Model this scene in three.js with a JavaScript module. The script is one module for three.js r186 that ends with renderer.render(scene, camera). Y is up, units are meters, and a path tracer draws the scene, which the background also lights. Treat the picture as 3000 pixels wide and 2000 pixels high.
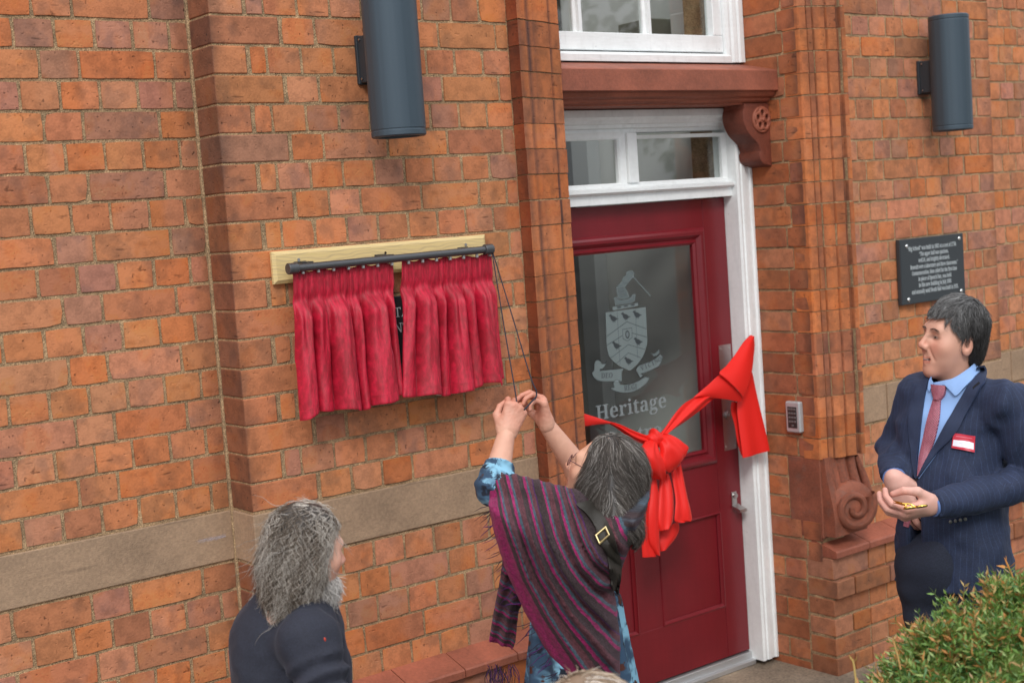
import * as THREE from 'three';
import { mergeGeometries, toCreasedNormals, mergeVertices } from 'three/addons/utils/BufferGeometryUtils.js';
import { RoundedBoxGeometry } from 'three/addons/geometries/RoundedBoxGeometry.js';

// ---------------------------------------------------------------- camera, sky, light, exposure
const scene = new THREE.Scene();
const camera = new THREE.PerspectiveCamera(27.31, 1024 / 682, 0.05, 400);
camera.rotation.order = 'YXZ';
camera.position.set(-1.967, 2.056, 3.921);
camera.rotation.set(-0.09, -0.6581, -0.0715);
camera.focus = 4.35;
camera.userData.fStop = 3.8;
camera.updateMatrixWorld(true);

const renderer = new THREE.WebGLRenderer({ antialias: true });
renderer.toneMapping = THREE.LinearToneMapping;
renderer.toneMappingExposure = 1.5;
renderer.shadowMap.enabled = true;

{ // overcast sky: bright soft cloud, a little brighter high up, on the side of the hidden sun
  const W = 512, H = 256, d = new Float32Array(W * H * 4);
  const sd = new THREE.Vector3(-0.35, 0.75, 0.6).normalize();
  const n3 = (x, y) => Math.sin(x * 3.1 + Math.sin(y * 5.3) * 1.3) * Math.sin(y * 7.7 + Math.sin(x * 2.2)) * 0.5;
  for (let j = 0; j < H; j++) for (let i = 0; i < W; i++) {
    const el = ((j + 0.5) / H - 0.5) * Math.PI, az = ((i + 0.5) / W) * Math.PI * 2;
    const x = Math.cos(el) * Math.cos(az), y = Math.sin(el), z = Math.cos(el) * Math.sin(az);
    const up = Math.max(0, y), cosS = Math.max(0, x * sd.x + y * sd.y + z * sd.z);
    let L = 0.50 + 0.62 * Math.pow(up, 0.8) + 0.22 * Math.pow(cosS, 4);
    L *= 1 + 0.07 * n3(az, el * 2);
    if (y < 0) L = 0.22;
    const k = (j * W + i) * 4;
    d[k] = L * 0.97; d[k + 1] = L * 1.0; d[k + 2] = L * 1.05; d[k + 3] = 1;
  }
  const t = new THREE.DataTexture(d, W, H, THREE.RGBAFormat, THREE.FloatType);
  t.mapping = THREE.EquirectangularReflectionMapping; t.magFilter = THREE.LinearFilter; t.minFilter = THREE.LinearFilter;
  t.colorSpace = THREE.LinearSRGBColorSpace; t.needsUpdate = true;
  scene.background = t; scene.environment = t;
}
const sun = new THREE.DirectionalLight(new THREE.Color(1.0, 0.965, 0.91), 1.0);
sun.position.set(-3.5, 7.5, 6); sun.target.position.set(1.5, 1, 0);
sun.castShadow = true; sun.shadow.radius = 30; sun.shadow.mapSize.set(2048, 2048);
Object.assign(sun.shadow.camera, { left: -8, right: 8, top: 8, bottom: -8, near: 0.5, far: 30 });
scene.add(sun, sun.target);

// ---------------------------------------------------------------- helpers
function rng(seed) { let s = seed >>> 0; return () => { s = (s + 0x6D2B79F5) | 0; let t = Math.imul(s ^ (s >>> 15), 1 | s); t = (t + Math.imul(t ^ (t >>> 7), 61 | t)) ^ t; return ((t ^ (t >>> 14)) >>> 0) / 4294967296; }; }
const V = (x, y, z) => new THREE.Vector3(x, y, z);
const clamp = (x, a = 0, b = 1) => Math.min(b, Math.max(a, x)), lerp = (a, b, t) => a + (b - a) * t;
const sstep = (a, b, x) => { const t = clamp((x - a) / (b - a)); return t * t * (3 - 2 * t); };
const lin = (c) => (c /= 255, c <= 0.04045 ? c / 12.92 : Math.pow((c + 0.055) / 1.055, 2.4));
const C3 = (r, g, b) => [lin(r), lin(g), lin(b)];        // a colour as seen in sRGB, given in linear
const mix3 = (a, b, t) => [lerp(a[0], b[0], t), lerp(a[1], b[1], t), lerp(a[2], b[2], t)];
const mul3 = (a, k) => [a[0] * k, a[1] * k, a[2] * k];
// a point of the place from its place in the 3000 x 2000 photograph and its measured distance along the lens axis
const camC = camera.position, FPX = 1000 / Math.tan(THREE.MathUtils.degToRad(27.31 / 2));
function at(px, py, d) { const v = V((px - 1500) / FPX, -(py - 1000) / FPX, -1).multiplyScalar(d).applyQuaternion(camera.quaternion); return v.add(camC); }
function toPx(p) { const v = p.clone().sub(camC).applyQuaternion(camera.quaternion.clone().invert()); return [1500 + FPX * v.x / -v.z, 1000 - FPX * v.y / -v.z, -v.z]; }

const used = {};
function numbered(n) { const k = used[n] = (used[n] ?? -1) + 1; return k ? n + '_' + String(k).padStart(3, '0') : n; }
function tag(o, label, category, group, kind) { o.userData.label = label; if (category) o.userData.category = category; if (group) o.userData.group = group; if (kind) o.userData.kind = kind; return o; }
function thing(name, label, category, pos = [0, 0, 0], ry = 0, group) { const g = new THREE.Group(); g.name = numbered(name); g.position.set(...pos); g.rotation.y = ry; scene.add(g); return tag(g, label, category, group); }
function mesh(name, geo, mat, parent = scene, pos) {
  const m = new THREE.Mesh(Array.isArray(geo) ? merge(geo) : geo, mat); m.name = parent === scene ? numbered(name) : name;
  m.castShadow = m.receiveShadow = true; if (pos) m.position.set(...pos); parent.add(m); return m;
}
function merge(gs) {
  const anyColor = gs.some((g) => g.attributes.color);
  gs = gs.map((g) => { g = g.index ? g.toNonIndexed() : g; for (const k of Object.keys(g.attributes)) if (!['position', 'normal', 'uv', 'color'].includes(k)) g.deleteAttribute(k);
    if (!g.attributes.uv) g.setAttribute('uv', new THREE.BufferAttribute(new Float32Array(g.attributes.position.count * 2), 2));
    if (!g.attributes.normal) g.computeVertexNormals();
    if (anyColor && !g.attributes.color) paint(g, [1, 1, 1]);
    g.morphAttributes = {}; return g; });
  return gs.length > 1 ? mergeGeometries(gs) : gs[0];
}
function paint(g, c) { const n = g.attributes.position.count, a = new Float32Array(n * 3); for (let i = 0; i < n; i++) a.set(c, i * 3); g.setAttribute('color', new THREE.BufferAttribute(a, 3)); return g; }
function paintBy(g, fn) { const p = g.attributes.position, nn = g.attributes.normal, n = p.count, a = new Float32Array(n * 3); for (let i = 0; i < n; i++) a.set(fn(p.getX(i), p.getY(i), p.getZ(i), nn?.getX(i), nn?.getY(i), nn?.getZ(i)), i * 3); g.setAttribute('color', new THREE.BufferAttribute(a, 3)); return g; }
// box from corner to corner, edges rounded when r > 0, uv in metres
function bx(x0, x1, y0, y1, z0, z1, r = 0.003, seg = 1) {
  const w = x1 - x0, h = y1 - y0, d = z1 - z0; r = Math.min(r, w * 0.45, h * 0.45, d * 0.45);
  const g = r > 0 ? new RoundedBoxGeometry(w, h, d, seg, r) : new THREE.BoxGeometry(w, h, d);
  g.translate((x0 + x1) / 2, (y0 + y1) / 2, (z0 + z1) / 2); return boxUV(g);
}
function boxUV(g, s = 1) {
  g = g.index ? g.toNonIndexed() : g; if (!g.attributes.normal) g.computeVertexNormals();
  const p = g.attributes.position, uv = new Float32Array(p.count * 2), a = V(), b = V(), c = V();
  for (let i = 0; i < p.count; i += 3) {
    a.fromBufferAttribute(p, i); b.fromBufferAttribute(p, i + 1).sub(a); c.fromBufferAttribute(p, i + 2).sub(a); b.cross(c);
    const ax = Math.abs(b.x), ay = Math.abs(b.y), az = Math.abs(b.z);
    for (let k = 0; k < 3; k++) { const x = p.getX(i + k), y = p.getY(i + k), z = p.getZ(i + k); const q = az >= ax && az >= ay ? [x, y] : ax >= ay ? [z, y] : [x, z]; uv[(i + k) * 2] = q[0] * s; uv[(i + k) * 2 + 1] = q[1] * s; }
  }
  g.setAttribute('uv', new THREE.BufferAttribute(uv, 2)); return g;
}
// a profile of [a, b] points swept along one axis: axis 'x': (a, b) = (z, y); axis 'y': (a, b) = (x, z)
function sweep(profile, axis, t0, t1, closed = true, crease = 0.5) {
  const P = [], n = profile.length, m = closed ? n : n - 1; let area = 0;
  for (let i = 0; i < n; i++) { const p = profile[i], q = profile[(i + 1) % n]; area += p[0] * q[1] - q[0] * p[1]; }
  const sg = Math.sign(area) || 1, pt = ([a, b], t) => axis === 'x' ? [t, b, a] : axis === 'y' ? [a, t, b] : [a, b, t];
  const A = V(), B = V(), D = V();
  const tri = (a, b, c, o) => { A.set(...b).sub(D.set(...a)); B.set(...c).sub(D); A.cross(B); if (A.x * o[0] + A.y * o[1] + A.z * o[2] < 0) P.push(...a, ...c, ...b); else P.push(...a, ...b, ...c); };
  for (let i = 0; i < m; i++) { const p = profile[i], q = profile[(i + 1) % n], o = pt([(q[1] - p[1]) * sg, -(q[0] - p[0]) * sg], 0); const a = pt(p, t0), b = pt(q, t0), c = pt(q, t1), d = pt(p, t1); tri(a, b, c, o); tri(a, c, d, o); }
  if (closed) { const ts = THREE.ShapeUtils.triangulateShape(profile.map(([a, b]) => new THREE.Vector2(a, b)), []); for (const [t, s] of [[t0, -1], [t1, 1]]) for (const [i, j, k] of ts) tri(pt(profile[i], t), pt(profile[j], t), pt(profile[k], t), pt([0, 0], s * Math.sign(t1 - t0))); }
  let g = new THREE.BufferGeometry(); g.setAttribute('position', new THREE.Float32BufferAttribute(P, 3));
  g.computeVertexNormals(); g = toCreasedNormals(g, crease); return boxUV(g);
}
function tube(pts, r, seg = 6, tubular, taper) {
  const cur = new THREE.CatmullRomCurve3(pts.map((p) => p.isVector3 ? p : V(...p)), false, 'centripetal');
  const n = tubular || pts.length * 4, g = new THREE.TubeGeometry(cur, n, r, seg, false);
  if (taper) { const p = g.attributes.position, ring = seg + 1; for (let i = 0; i <= n; i++) { const c = cur.getPointAt(i / n), k = taper(i / n); for (let j = 0; j < ring; j++) { const q = i * ring + j; p.setXYZ(q, c.x + (p.getX(q) - c.x) * k, c.y + (p.getY(q) - c.y) * k, c.z + (p.getZ(q) - c.z) * k); } } g.computeVertexNormals(); }
  return g;
}
function cyl(a, b, r, seg = 16, r2) { a = a.isVector3 ? a : V(...a); b = b.isVector3 ? b : V(...b); const d = b.clone().sub(a), g = new THREE.CylinderGeometry(r2 ?? r, r, d.length(), seg); g.applyQuaternion(new THREE.Quaternion().setFromUnitVectors(V(0, 1, 0), d.clone().normalize())); g.translate((a.x + b.x) / 2, (a.y + b.y) / 2, (a.z + b.z) / 2); return g; }

// ---------------------------------------------------------------- noise and textures
const h2 = (x, y, s) => { let n = Math.imul(x, 374761393) ^ Math.imul(y, 668265263) ^ Math.imul(s, 1274126177); n = Math.imul(n ^ (n >>> 13), 1103515245); return ((n ^ (n >>> 16)) >>> 0) / 4294967296; };
function vnoise(x, y, per, s) { const xi = Math.floor(x), yi = Math.floor(y), fx = x - xi, fy = y - yi, u = fx * fx * (3 - 2 * fx), v = fy * fy * (3 - 2 * fy), m = (a) => ((a % per) + per) % per;
  const a = h2(m(xi), m(yi), s), b = h2(m(xi + 1), m(yi), s), c = h2(m(xi), m(yi + 1), s), d = h2(m(xi + 1), m(yi + 1), s); return a + (b - a) * u + (c - a) * v + (a - b - c + d) * u * v; }
function fbm(x, y, per, oct, s) { let f = 0, a = 0.5, w = 0; for (let i = 0; i < oct; i++) { f += a * vnoise(x, y, per, s + i); w += a; x *= 2; y *= 2; per *= 2; a *= 0.5; } return f / w; }
const h3 = (x, y, z) => { let n = Math.imul(x, 374761393) ^ Math.imul(y, 668265263) ^ Math.imul(z, 1442695041); n = Math.imul(n ^ (n >>> 13), 1274126177); return ((n ^ (n >>> 16)) >>> 0) / 4294967296; };
function noise3(x, y, z) { const X = Math.floor(x), Y = Math.floor(y), Z = Math.floor(z); let u = x - X, v = y - Y, w = z - Z; u = u * u * (3 - 2 * u); v = v * v * (3 - 2 * v); w = w * w * (3 - 2 * w);
  const l = (a, b, t) => a + (b - a) * t; return l(l(l(h3(X, Y, Z), h3(X + 1, Y, Z), u), l(h3(X, Y + 1, Z), h3(X + 1, Y + 1, Z), u), v), l(l(h3(X, Y, Z + 1), h3(X + 1, Y, Z + 1), u), l(h3(X, Y + 1, Z + 1), h3(X + 1, Y + 1, Z + 1), u), v), w) * 2 - 1; }
function tex(size, fn, srgb, metres = 1) { // fn(u, v) -> [r, g, b] 0..1
  const d = new Uint8Array(size * size * 4);
  for (let j = 0; j < size; j++) for (let i = 0; i < size; i++) { const c = fn(i / size, j / size), k = (j * size + i) * 4; d[k] = clamp(c[0]) * 255; d[k + 1] = clamp(c[1]) * 255; d[k + 2] = clamp(c[2]) * 255; d[k + 3] = 255; }
  const t = new THREE.DataTexture(d, size, size); t.magFilter = THREE.LinearFilter; t.minFilter = THREE.LinearMipmapLinearFilter; t.generateMipmaps = true; t.wrapS = t.wrapT = THREE.RepeatWrapping;
  if (srgb) t.colorSpace = THREE.SRGBColorSpace; t.repeat.set(1 / metres, 1 / metres); t.needsUpdate = true; return t;
}
function canvasTex(w, h, draw) { const c = document.createElement('canvas'); c.width = w; c.height = h; const g = c.getContext('2d'); draw(g, w, h); const t = new THREE.CanvasTexture(c); t.colorSpace = THREE.SRGBColorSpace; return t; }
const std = (o) => new THREE.MeshStandardMaterial(o), phys = (o) => new THREE.MeshPhysicalMaterial(o);
const col = (r, g, b) => new THREE.Color().setRGB(...C3(r, g, b));
// ---------------------------------------------------------------- materials of the building
const bumpTexBrick = tex(1024, (u, v) => { // clay face: grain, pits, drag lines
  const f = fbm(u * 110, v * 110, 110, 3, 11), g = fbm(u * 14, v * 14, 14, 3, 5), p = fbm(u * 58, v * 58, 58, 2, 77), s = fbm(u * 13, v * 44, 44, 3, 31);
  let b = 0.6 + (f - 0.5) * 0.26 + (g - 0.5) * 0.40; if (p > 0.775) b -= (p - 0.775) * 3; if (s > 0.76) b -= (s - 0.76) * 2.2;
  return [b, b, b]; }, false, 0.62);
const brickTex = tex(1024, (u, v) => {
  const f = fbm(u * 140, v * 140, 140, 2, 11), p = fbm(u * 58, v * 58, 58, 2, 77), s = fbm(u * 13, v * 44, 44, 3, 31), big = fbm(u * 7, v * 7, 7, 4, 3), bl = fbm(u * 10 + 3, v * 10, 10, 4, 9), mid = fbm(u * 24, v * 24, 24, 3, 21), mk = fbm(u * 5, v * 5, 5, 2, 91);
  const k = 0.965 + (f - 0.5) * 0.12 + (mid - 0.5) * 0.26 + (big - 0.5) * 0.20; let c = [k, k, k];
  const grey = sstep(0.56, 0.76, bl) * 0.36; c = [lerp(c[0], 0.70, grey), lerp(c[1], 0.76, grey), lerp(c[2], 0.86, grey)]; // kiln-grey bloom
  const warm = sstep(0.56, 0.75, big) * 0.4; c = [c[0] * (1 + warm * 0.03), c[1] * (1 - warm * 0.10), c[2] * (1 - warm * 0.28)];
  const q = clamp((p - 0.775) * 8) * sstep(0.45, 0.7, mk); c = c.map((x) => x * (1 - 0.30 * q));
  const r = clamp((s - 0.755) * 7) * sstep(0.38, 0.6, mk); c = c.map((x) => x * (1 - 0.24 * r));
  return c; }, true, 0.62);
const M = {};
M.brick = std({ map: brickTex, bumpMap: bumpTexBrick, bumpScale: 0.003, roughness: 0.88, vertexColors: true });
const mortarTex = tex(512, (u, v) => { const f = fbm(u * 110, v * 110, 110, 3, 4), g = fbm(u * 9, v * 9, 9, 4, 8), d = vnoise(u * 150, v * 150, 150, 60); let k = 0.80 + (f - 0.5) * 0.5 + (g - 0.5) * 0.35; if (d > 0.86) k += 0.28; if (d < 0.10) k -= 0.25; return [k * 0.80, k * 0.665, k * 0.505]; }, true, 0.30);
const grainBump = tex(512, (u, v) => { const f = fbm(u * 130, v * 130, 130, 3, 4), g = fbm(u * 16, v * 16, 16, 3, 8); const k = 0.5 + (f - 0.5) * 0.8 + (g - 0.5) * 0.6; return [k, k, k]; }, false, 0.30);
M.mortar = std({ map: mortarTex, bumpMap: grainBump, bumpScale: 0.004, roughness: 0.95 });
const stoneTex = tex(512, (u, v) => { const f = fbm(u * 120, v * 120, 120, 2, 14), g = fbm(u * 5, v * 5, 5, 5, 18), s = fbm(u * 4, v * 40, 40, 3, 44); let k = 0.93 + (f - 0.5) * 0.16 + (g - 0.5) * 0.26; if (s > 0.72) k -= (s - 0.72) * 0.8; return [k * 0.675, k * 0.560, k * 0.455]; }, true, 0.8);
M.stone = std({ map: stoneTex, bumpMap: grainBump, bumpScale: 0.0014, roughness: 0.85 });
const terraTex = tex(512, (u, v) => { const f = fbm(u * 100, v * 100, 100, 2, 24), g = fbm(u * 6, v * 6, 6, 5, 28); const k = 0.9 + (f - 0.5) * 0.14 + (g - 0.5) * 0.34; return [k * 0.66, k * 0.375, k * 0.285]; }, true, 0.7);
M.terra = std({ map: terraTex, bumpMap: grainBump, bumpScale: 0.0012, roughness: 0.62 });
const terraTex2 = tex(512, (u, v) => { const f = fbm(u * 90, v * 90, 90, 2, 34), g = fbm(u * 7, v * 7, 7, 5, 38), m = fbm(u * 13, v * 13, 13, 3, 71); const k = 0.9 + (f - 0.5) * 0.16 + (g - 0.5) * 0.4, gr = sstep(0.56, 0.78, m) * 0.35; return [lerp(k * 0.60, 0.46, gr), lerp(k * 0.34, 0.36, gr), lerp(k * 0.25, 0.33, gr)]; }, true, 0.5);
M.terra2 = std({ map: terraTex2, bumpMap: grainBump, bumpScale: 0.0016, roughness: 0.7 });
const paintTex = tex(512, (u, v) => { const g = fbm(u * 6, v * 6, 6, 5, 51), f = fbm(u * 60, v * 60, 60, 2, 52); let k = 0.955 + (g - 0.5) * 0.10 + (f - 0.5) * 0.03; const sp = vnoise(u * 70, v * 70, 70, 57) * (0.6 + 0.4 * vnoise(u * 9, v * 9, 9, 58)), dr = fbm(u * 40, v * 5, 40, 3, 59); k -= sstep(0.60, 0.80, dr) * 0.025; if (sp > 0.90) k -= sstep(0.90, 0.95, sp) * 0.5; return [k * 0.985, k * 0.998, k]; }, true, 0.7);
const paintBump = tex(256, (u, v) => { const g = fbm(u * 5, v * 40, 40, 3, 61); return [g, g, g]; }, false, 0.3);
M.white = std({ map: paintTex, bumpMap: paintBump, bumpScale: 0.0006, roughness: 0.45 });

// ---------------------------------------------------------------- bricks
// colours as a weathered Midlands facing brick shows them
const PAL = [[[199, 127, 83], 4.4], [[200, 133, 98], 3], [[193, 122, 84], 3.8], [[173, 118, 93], 1.2], [[186, 126, 101], 1.8], [[197, 117, 70], 1.8], [[176, 113, 80], 1.3]];
const PALS = PAL.map(([c, w]) => [C3(...c), w]), PALW = PAL.reduce((s, p) => s + p[1], 0);
function pick(R, dark = 1) { let r = R() * PALW, i = 0; while ((r -= PALS[i][1]) > 0) i++; const k = (0.95 + R() * 0.22) * dark; return PALS[i][0].map((c, j) => c * k * (0.96 + R() * 0.08)); }
const Y0 = 2.72, CH = 0.09, cy = (k) => k <= 17 ? Y0 - CH * k : k < 19 ? lerp(1.19, 1.02, (k - 17) / 2) : 1.02 - 0.092 * (k - 19);
const J = 0.0058;
// one brick with a worn, slightly irregular face: u right, v up, n out of the wall
function brickGeo(R, w, h, c, o = {}) {
  const nu = w > 0.15 ? 5 : w > 0.08 ? 3 : 2, nv = 2, ring = [], j = () => (R() - 0.5) * 0.0026, w2 = w / 2, h2_ = h / 2;
  const chip = R() < 0.16 ? Math.floor(R() * 4) : -1, cs = 0.003 + R() * 0.005;
  const cor = [[-w2, -h2_], [w2, -h2_], [w2, h2_], [-w2, h2_]];
  for (let s = 0; s < 4; s++) { const a = cor[s], b = cor[(s + 1) % 4], n = s % 2 ? nv : nu;
    for (let i = 0; i < n; i++) { const t = i / n; let x = lerp(a[0], b[0], t) + j(), y = lerp(a[1], b[1], t) + j(); if (i === 0) { const k = s === chip ? cs : 0.0015; x -= Math.sign(x) * k; y -= Math.sign(y) * k * 0.8; } ring.push([x, y]); } }
  const tu = (R() - 0.5) * 0.012, tv = (R() - 0.5) * 0.02, off = (R() - 0.5) * 0.003, inset = 0.002 + R() * 0.001;
  const P = [], Cc = [], uv = [], N = ring.length, u0 = R() * 7, v0 = R() * 7, flip = R() < 0.5 ? -1 : 1;
  const z = (x, y) => off + x * tu + y * tv;
  const front = ring.map(([x, y]) => [x - Math.sign(x) * inset, y - Math.sign(y) * inset * 0.9, z(x, y)]), back = ring.map(([x, y]) => [x * 1.004, y * 1.008, z(x, y) - (o.deep || 0.012)]);
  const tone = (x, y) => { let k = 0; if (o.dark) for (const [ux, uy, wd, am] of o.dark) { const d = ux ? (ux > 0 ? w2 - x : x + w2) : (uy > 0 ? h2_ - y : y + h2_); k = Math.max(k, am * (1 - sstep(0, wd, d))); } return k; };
  const band = R() < 0.55 ? (R() - 0.5) * w : null, c2 = mix3(c, o.second || pick(R), 0.5);
  const colAt = (x, y, e) => { let q = band !== null ? mix3(c, c2, sstep(-0.012, 0.012, x - band)) : c; q = mix3(q, o.darkC || [0.022, 0.017, 0.018], tone(x, y)); return mul3(q, e); };
  const put = (p, e) => { P.push(...p); Cc.push(...colAt(p[0], p[1], e)); uv.push(p[0] * flip + u0, p[1] + v0); };
  // face strips from centre line
  const cl = []; for (let i = 0; i < 3; i++) cl.push([lerp(-w2, w2, (i + 1) / 4) * 0.9, 0]);
  for (let i = 0; i < N; i++) { const a = front[i], b = front[(i + 1) % N], mx = (a[0] + b[0]) / 2; let m = cl[0]; for (const q of cl) if (Math.abs(q[0] - mx) < Math.abs(m[0] - mx)) m = q; put([m[0], m[1], z(...m) + 0.0008], 1); put(a, 0.97); put(b, 0.97); }
  for (let i = 1; i < cl.length; i++) for (const s of [-1, 1]) { // wedges between the fans
    const mx = (cl[i - 1][0] + cl[i][0]) / 2; let f = null; for (const q of front) if (Math.sign(q[1]) === s && (!f || Math.abs(q[0] - mx) < Math.abs(f[0] - mx))) f = q;
    const a = [cl[i - 1][0], 0, z(cl[i - 1][0], 0) + 0.0008], b = [cl[i][0], 0, z(cl[i][0], 0) + 0.0008]; if (s > 0) { put(a, 1); put(b, 1); put(f, 0.97); } else { put(b, 1); put(a, 1); put(f, 0.97); } }
  for (let i = 0; i < N; i++) { const a = front[i], b = front[(i + 1) % N], d = back[i], e = back[(i + 1) % N]; put(a, 0.95); put(d, 0.8); put(e, 0.8); put(a, 0.95); put(e, 0.8); put(b, 0.95); }
  const g = new THREE.BufferGeometry(); g.setAttribute('position', new THREE.Float32BufferAttribute(P, 3)); g.setAttribute('color', new THREE.Float32BufferAttribute(Cc, 3)); g.setAttribute('uv', new THREE.Float32BufferAttribute(uv, 2));
  g.computeVertexNormals(); return toCreasedNormals(g, 0.6);
}
// a squared block (quoin, plinth or moulded brick): rounded box with a weathered tone
function blockGeo(R, x0, x1, y0, y1, z0, z1, c, r = 0.004, fn) {
  let g = bx(x0, x1, y0, y1, z0, z1, r, 1); if (fn) g = splitX(g, x0, x1); const uv = g.attributes.uv, u0 = R() * 5, v0 = R() * 5; for (let i = 0; i < uv.count; i++) uv.setXY(i, uv.getX(i) + u0, uv.getY(i) + v0);
  return paintBy(g, (x, y, z, nx, ny, nz) => fn ? fn(x, y, z, nx, ny, nz) : c);
}
function splitX(g, x0, x1) { // cut the block's faces a little in from its ends so that its tone can change near them
  for (const xc of [x0 + 0.022, x0 + 0.055, x1 - 0.055, x1 - 0.022]) { if (xc < x0 + 0.01 || xc > x1 - 0.01) continue; const p = g.attributes.position, n = g.attributes.normal, u = g.attributes.uv, P = [], N = [], U = [];
    const get = (i) => [p.getX(i), p.getY(i), p.getZ(i), n.getX(i), n.getY(i), n.getZ(i), u.getX(i), u.getY(i)], put = (v) => { P.push(v[0], v[1], v[2]); N.push(v[3], v[4], v[5]); U.push(v[6], v[7]); }, mid = (a, b) => { const t = (xc - a[0]) / (b[0] - a[0]); return a.map((q, i) => q + (b[i] - q) * t); };
    for (let i = 0; i < p.count; i += 3) { const v = [get(i), get(i + 1), get(i + 2)], s = v.map((q) => q[0] < xc); const k = s.filter(Boolean).length; if (k === 0 || k === 3) { v.forEach(put); continue; } let r = 0; while (!((s[r] !== s[(r + 1) % 3]) && (s[r] !== s[(r + 2) % 3]))) r++; const a = v[r], b = v[(r + 1) % 3], c = v[(r + 2) % 3], m = mid(a, b), q = mid(a, c); [a, m, q, m, b, c, m, c, q].forEach(put); }
    g = new THREE.BufferGeometry(); g.setAttribute('position', new THREE.Float32BufferAttribute(P, 3)); g.setAttribute('normal', new THREE.Float32BufferAttribute(N, 3)); g.setAttribute('uv', new THREE.Float32BufferAttribute(U, 2)); }
  return g; }
const DARK = [0.03, 0.022, 0.022];
const inView = (p, m = 40) => { const [x, y, d] = toPx(p); return d > 0 && x > -m && x < 3000 + m && y > -m && y < 2000 + m; };
// bricks laid in a wall's own frame: 'origin' + u * 'ux' ..., drawn ones become parts, the ones outside the view one joined part
class Bricks {
  constructor(parent, R) { this.p = parent; this.R = R; this.rest = []; this.n = 0; }
  add(geo, pos, ry = 0, name = 'brick') {
    if (inView(V(...pos)) && !(name === 'brick' && this.n > 296)) { const m = mesh(name, geo, M.brick, this.p); m.position.set(...pos); m.rotation.y = ry; if (name === 'brick') this.n++; return m; }
    geo.rotateY(ry); geo.translate(...pos); this.rest.push(geo);
  }
  done() { if (this.rest.length) tag(mesh('brickwork', this.rest, M.brick, this.p), 'brickwork running on beyond the corner', null, null, 'stuff'); }
}
// a course on a plane facing +z: widths in units of a header (0.12), from x0 going in direction dir
function course(B, k, x0, dir, pattern, z, xEnd, o = {}) {
  const R = B.R, y0 = cy(k + 1), y1 = cy(k), h = y1 - y0 - J; let x = x0, i = 0;
  for (const ch of pattern) {
    let w = ch === 'S' ? 0.24 : ch === 'c' ? o.closer || 0.064 : 0.12; w *= 1 + (R() - 0.5) * 0.03;
    if (xEnd !== undefined && (xEnd - (x + dir * w)) * dir < 0.035) w = Math.abs(xEnd - x);
    if (w < 0.02) break;
    const xc = x + dir * w / 2, op = {}; if (o.quoin && i === 0) { op.dark = [[-dir, 0, 0.05, 0.8]]; op.darkC = DARK; }
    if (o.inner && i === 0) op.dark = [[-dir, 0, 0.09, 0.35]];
    const c = pick(R);
    if (!(o.skip && o.skip(xc, (y0 + y1) / 2))) B.add(brickGeo(R, w - J, h, c, op), [xc, (y0 + y1) / 2, z]);
    x += dir * w; i++; if (xEnd !== undefined && (xEnd - x) * dir < 0.005) break;
  }
}
function courseSet(k0, k1) { const a = []; for (let k = k0; k < k1; k++) if (k < 17 || k >= 19) a.push(k); return a; }
const KT = -9, KB = 24; // first and last course of the wall face
const ST = { H: 'HHHHHHHHHHHHHHHHHHHHHHHHH' };

// recessed panel on the left of the projecting pier
function panel(label, x0, x1, dir, z, seed) { // x0..x1 run behind the pier's corner
  const t = thing('brick_wall', label, 'wall'), R = rng(seed), B = new Bricks(t, R), xs = dir > 0 ? x0 : x1, xe = dir > 0 ? x1 : x0;
  mesh('mortar', bx(x0, x1, -0.25, 3.6, z - 0.12, z - 0.0035, 0), M.mortar, t);
  for (const k of courseSet(KT, 31)) course(B, k, xs, dir, k & 1 ? 'HSHSHSHSHSHSHSHS' : 'cHHHHHHHHHHHHHHHH', z, xe, { inner: true });
  B.done(); return t;
}
const wallA = panel('recessed brick wall panel left of the projecting pier with the crimson curtains', -2.3, 0.0, -1, -0.147, 101);
mesh('stone_band', bx(-2.3, -0.0035, 1.026, 1.184, -0.2, -0.143, 0.004), M.stone, wallA);
const wallE = panel('recessed brick wall panel beyond the far corner of the right pier', 4.07, 6.4, 1, -0.147, 102);
for (let i = 0, x = 4.07; i < 5; i++) { const w = [0.3, 0.2, 0.26, 0.5, 1.06][i]; mesh('stone_band', bx(x + 0.003, x + w - 0.003, 1.026, 1.184, -0.2, -0.143 + i * 0.0004, 0.004), M.stone, wallE); x += w; }

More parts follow.
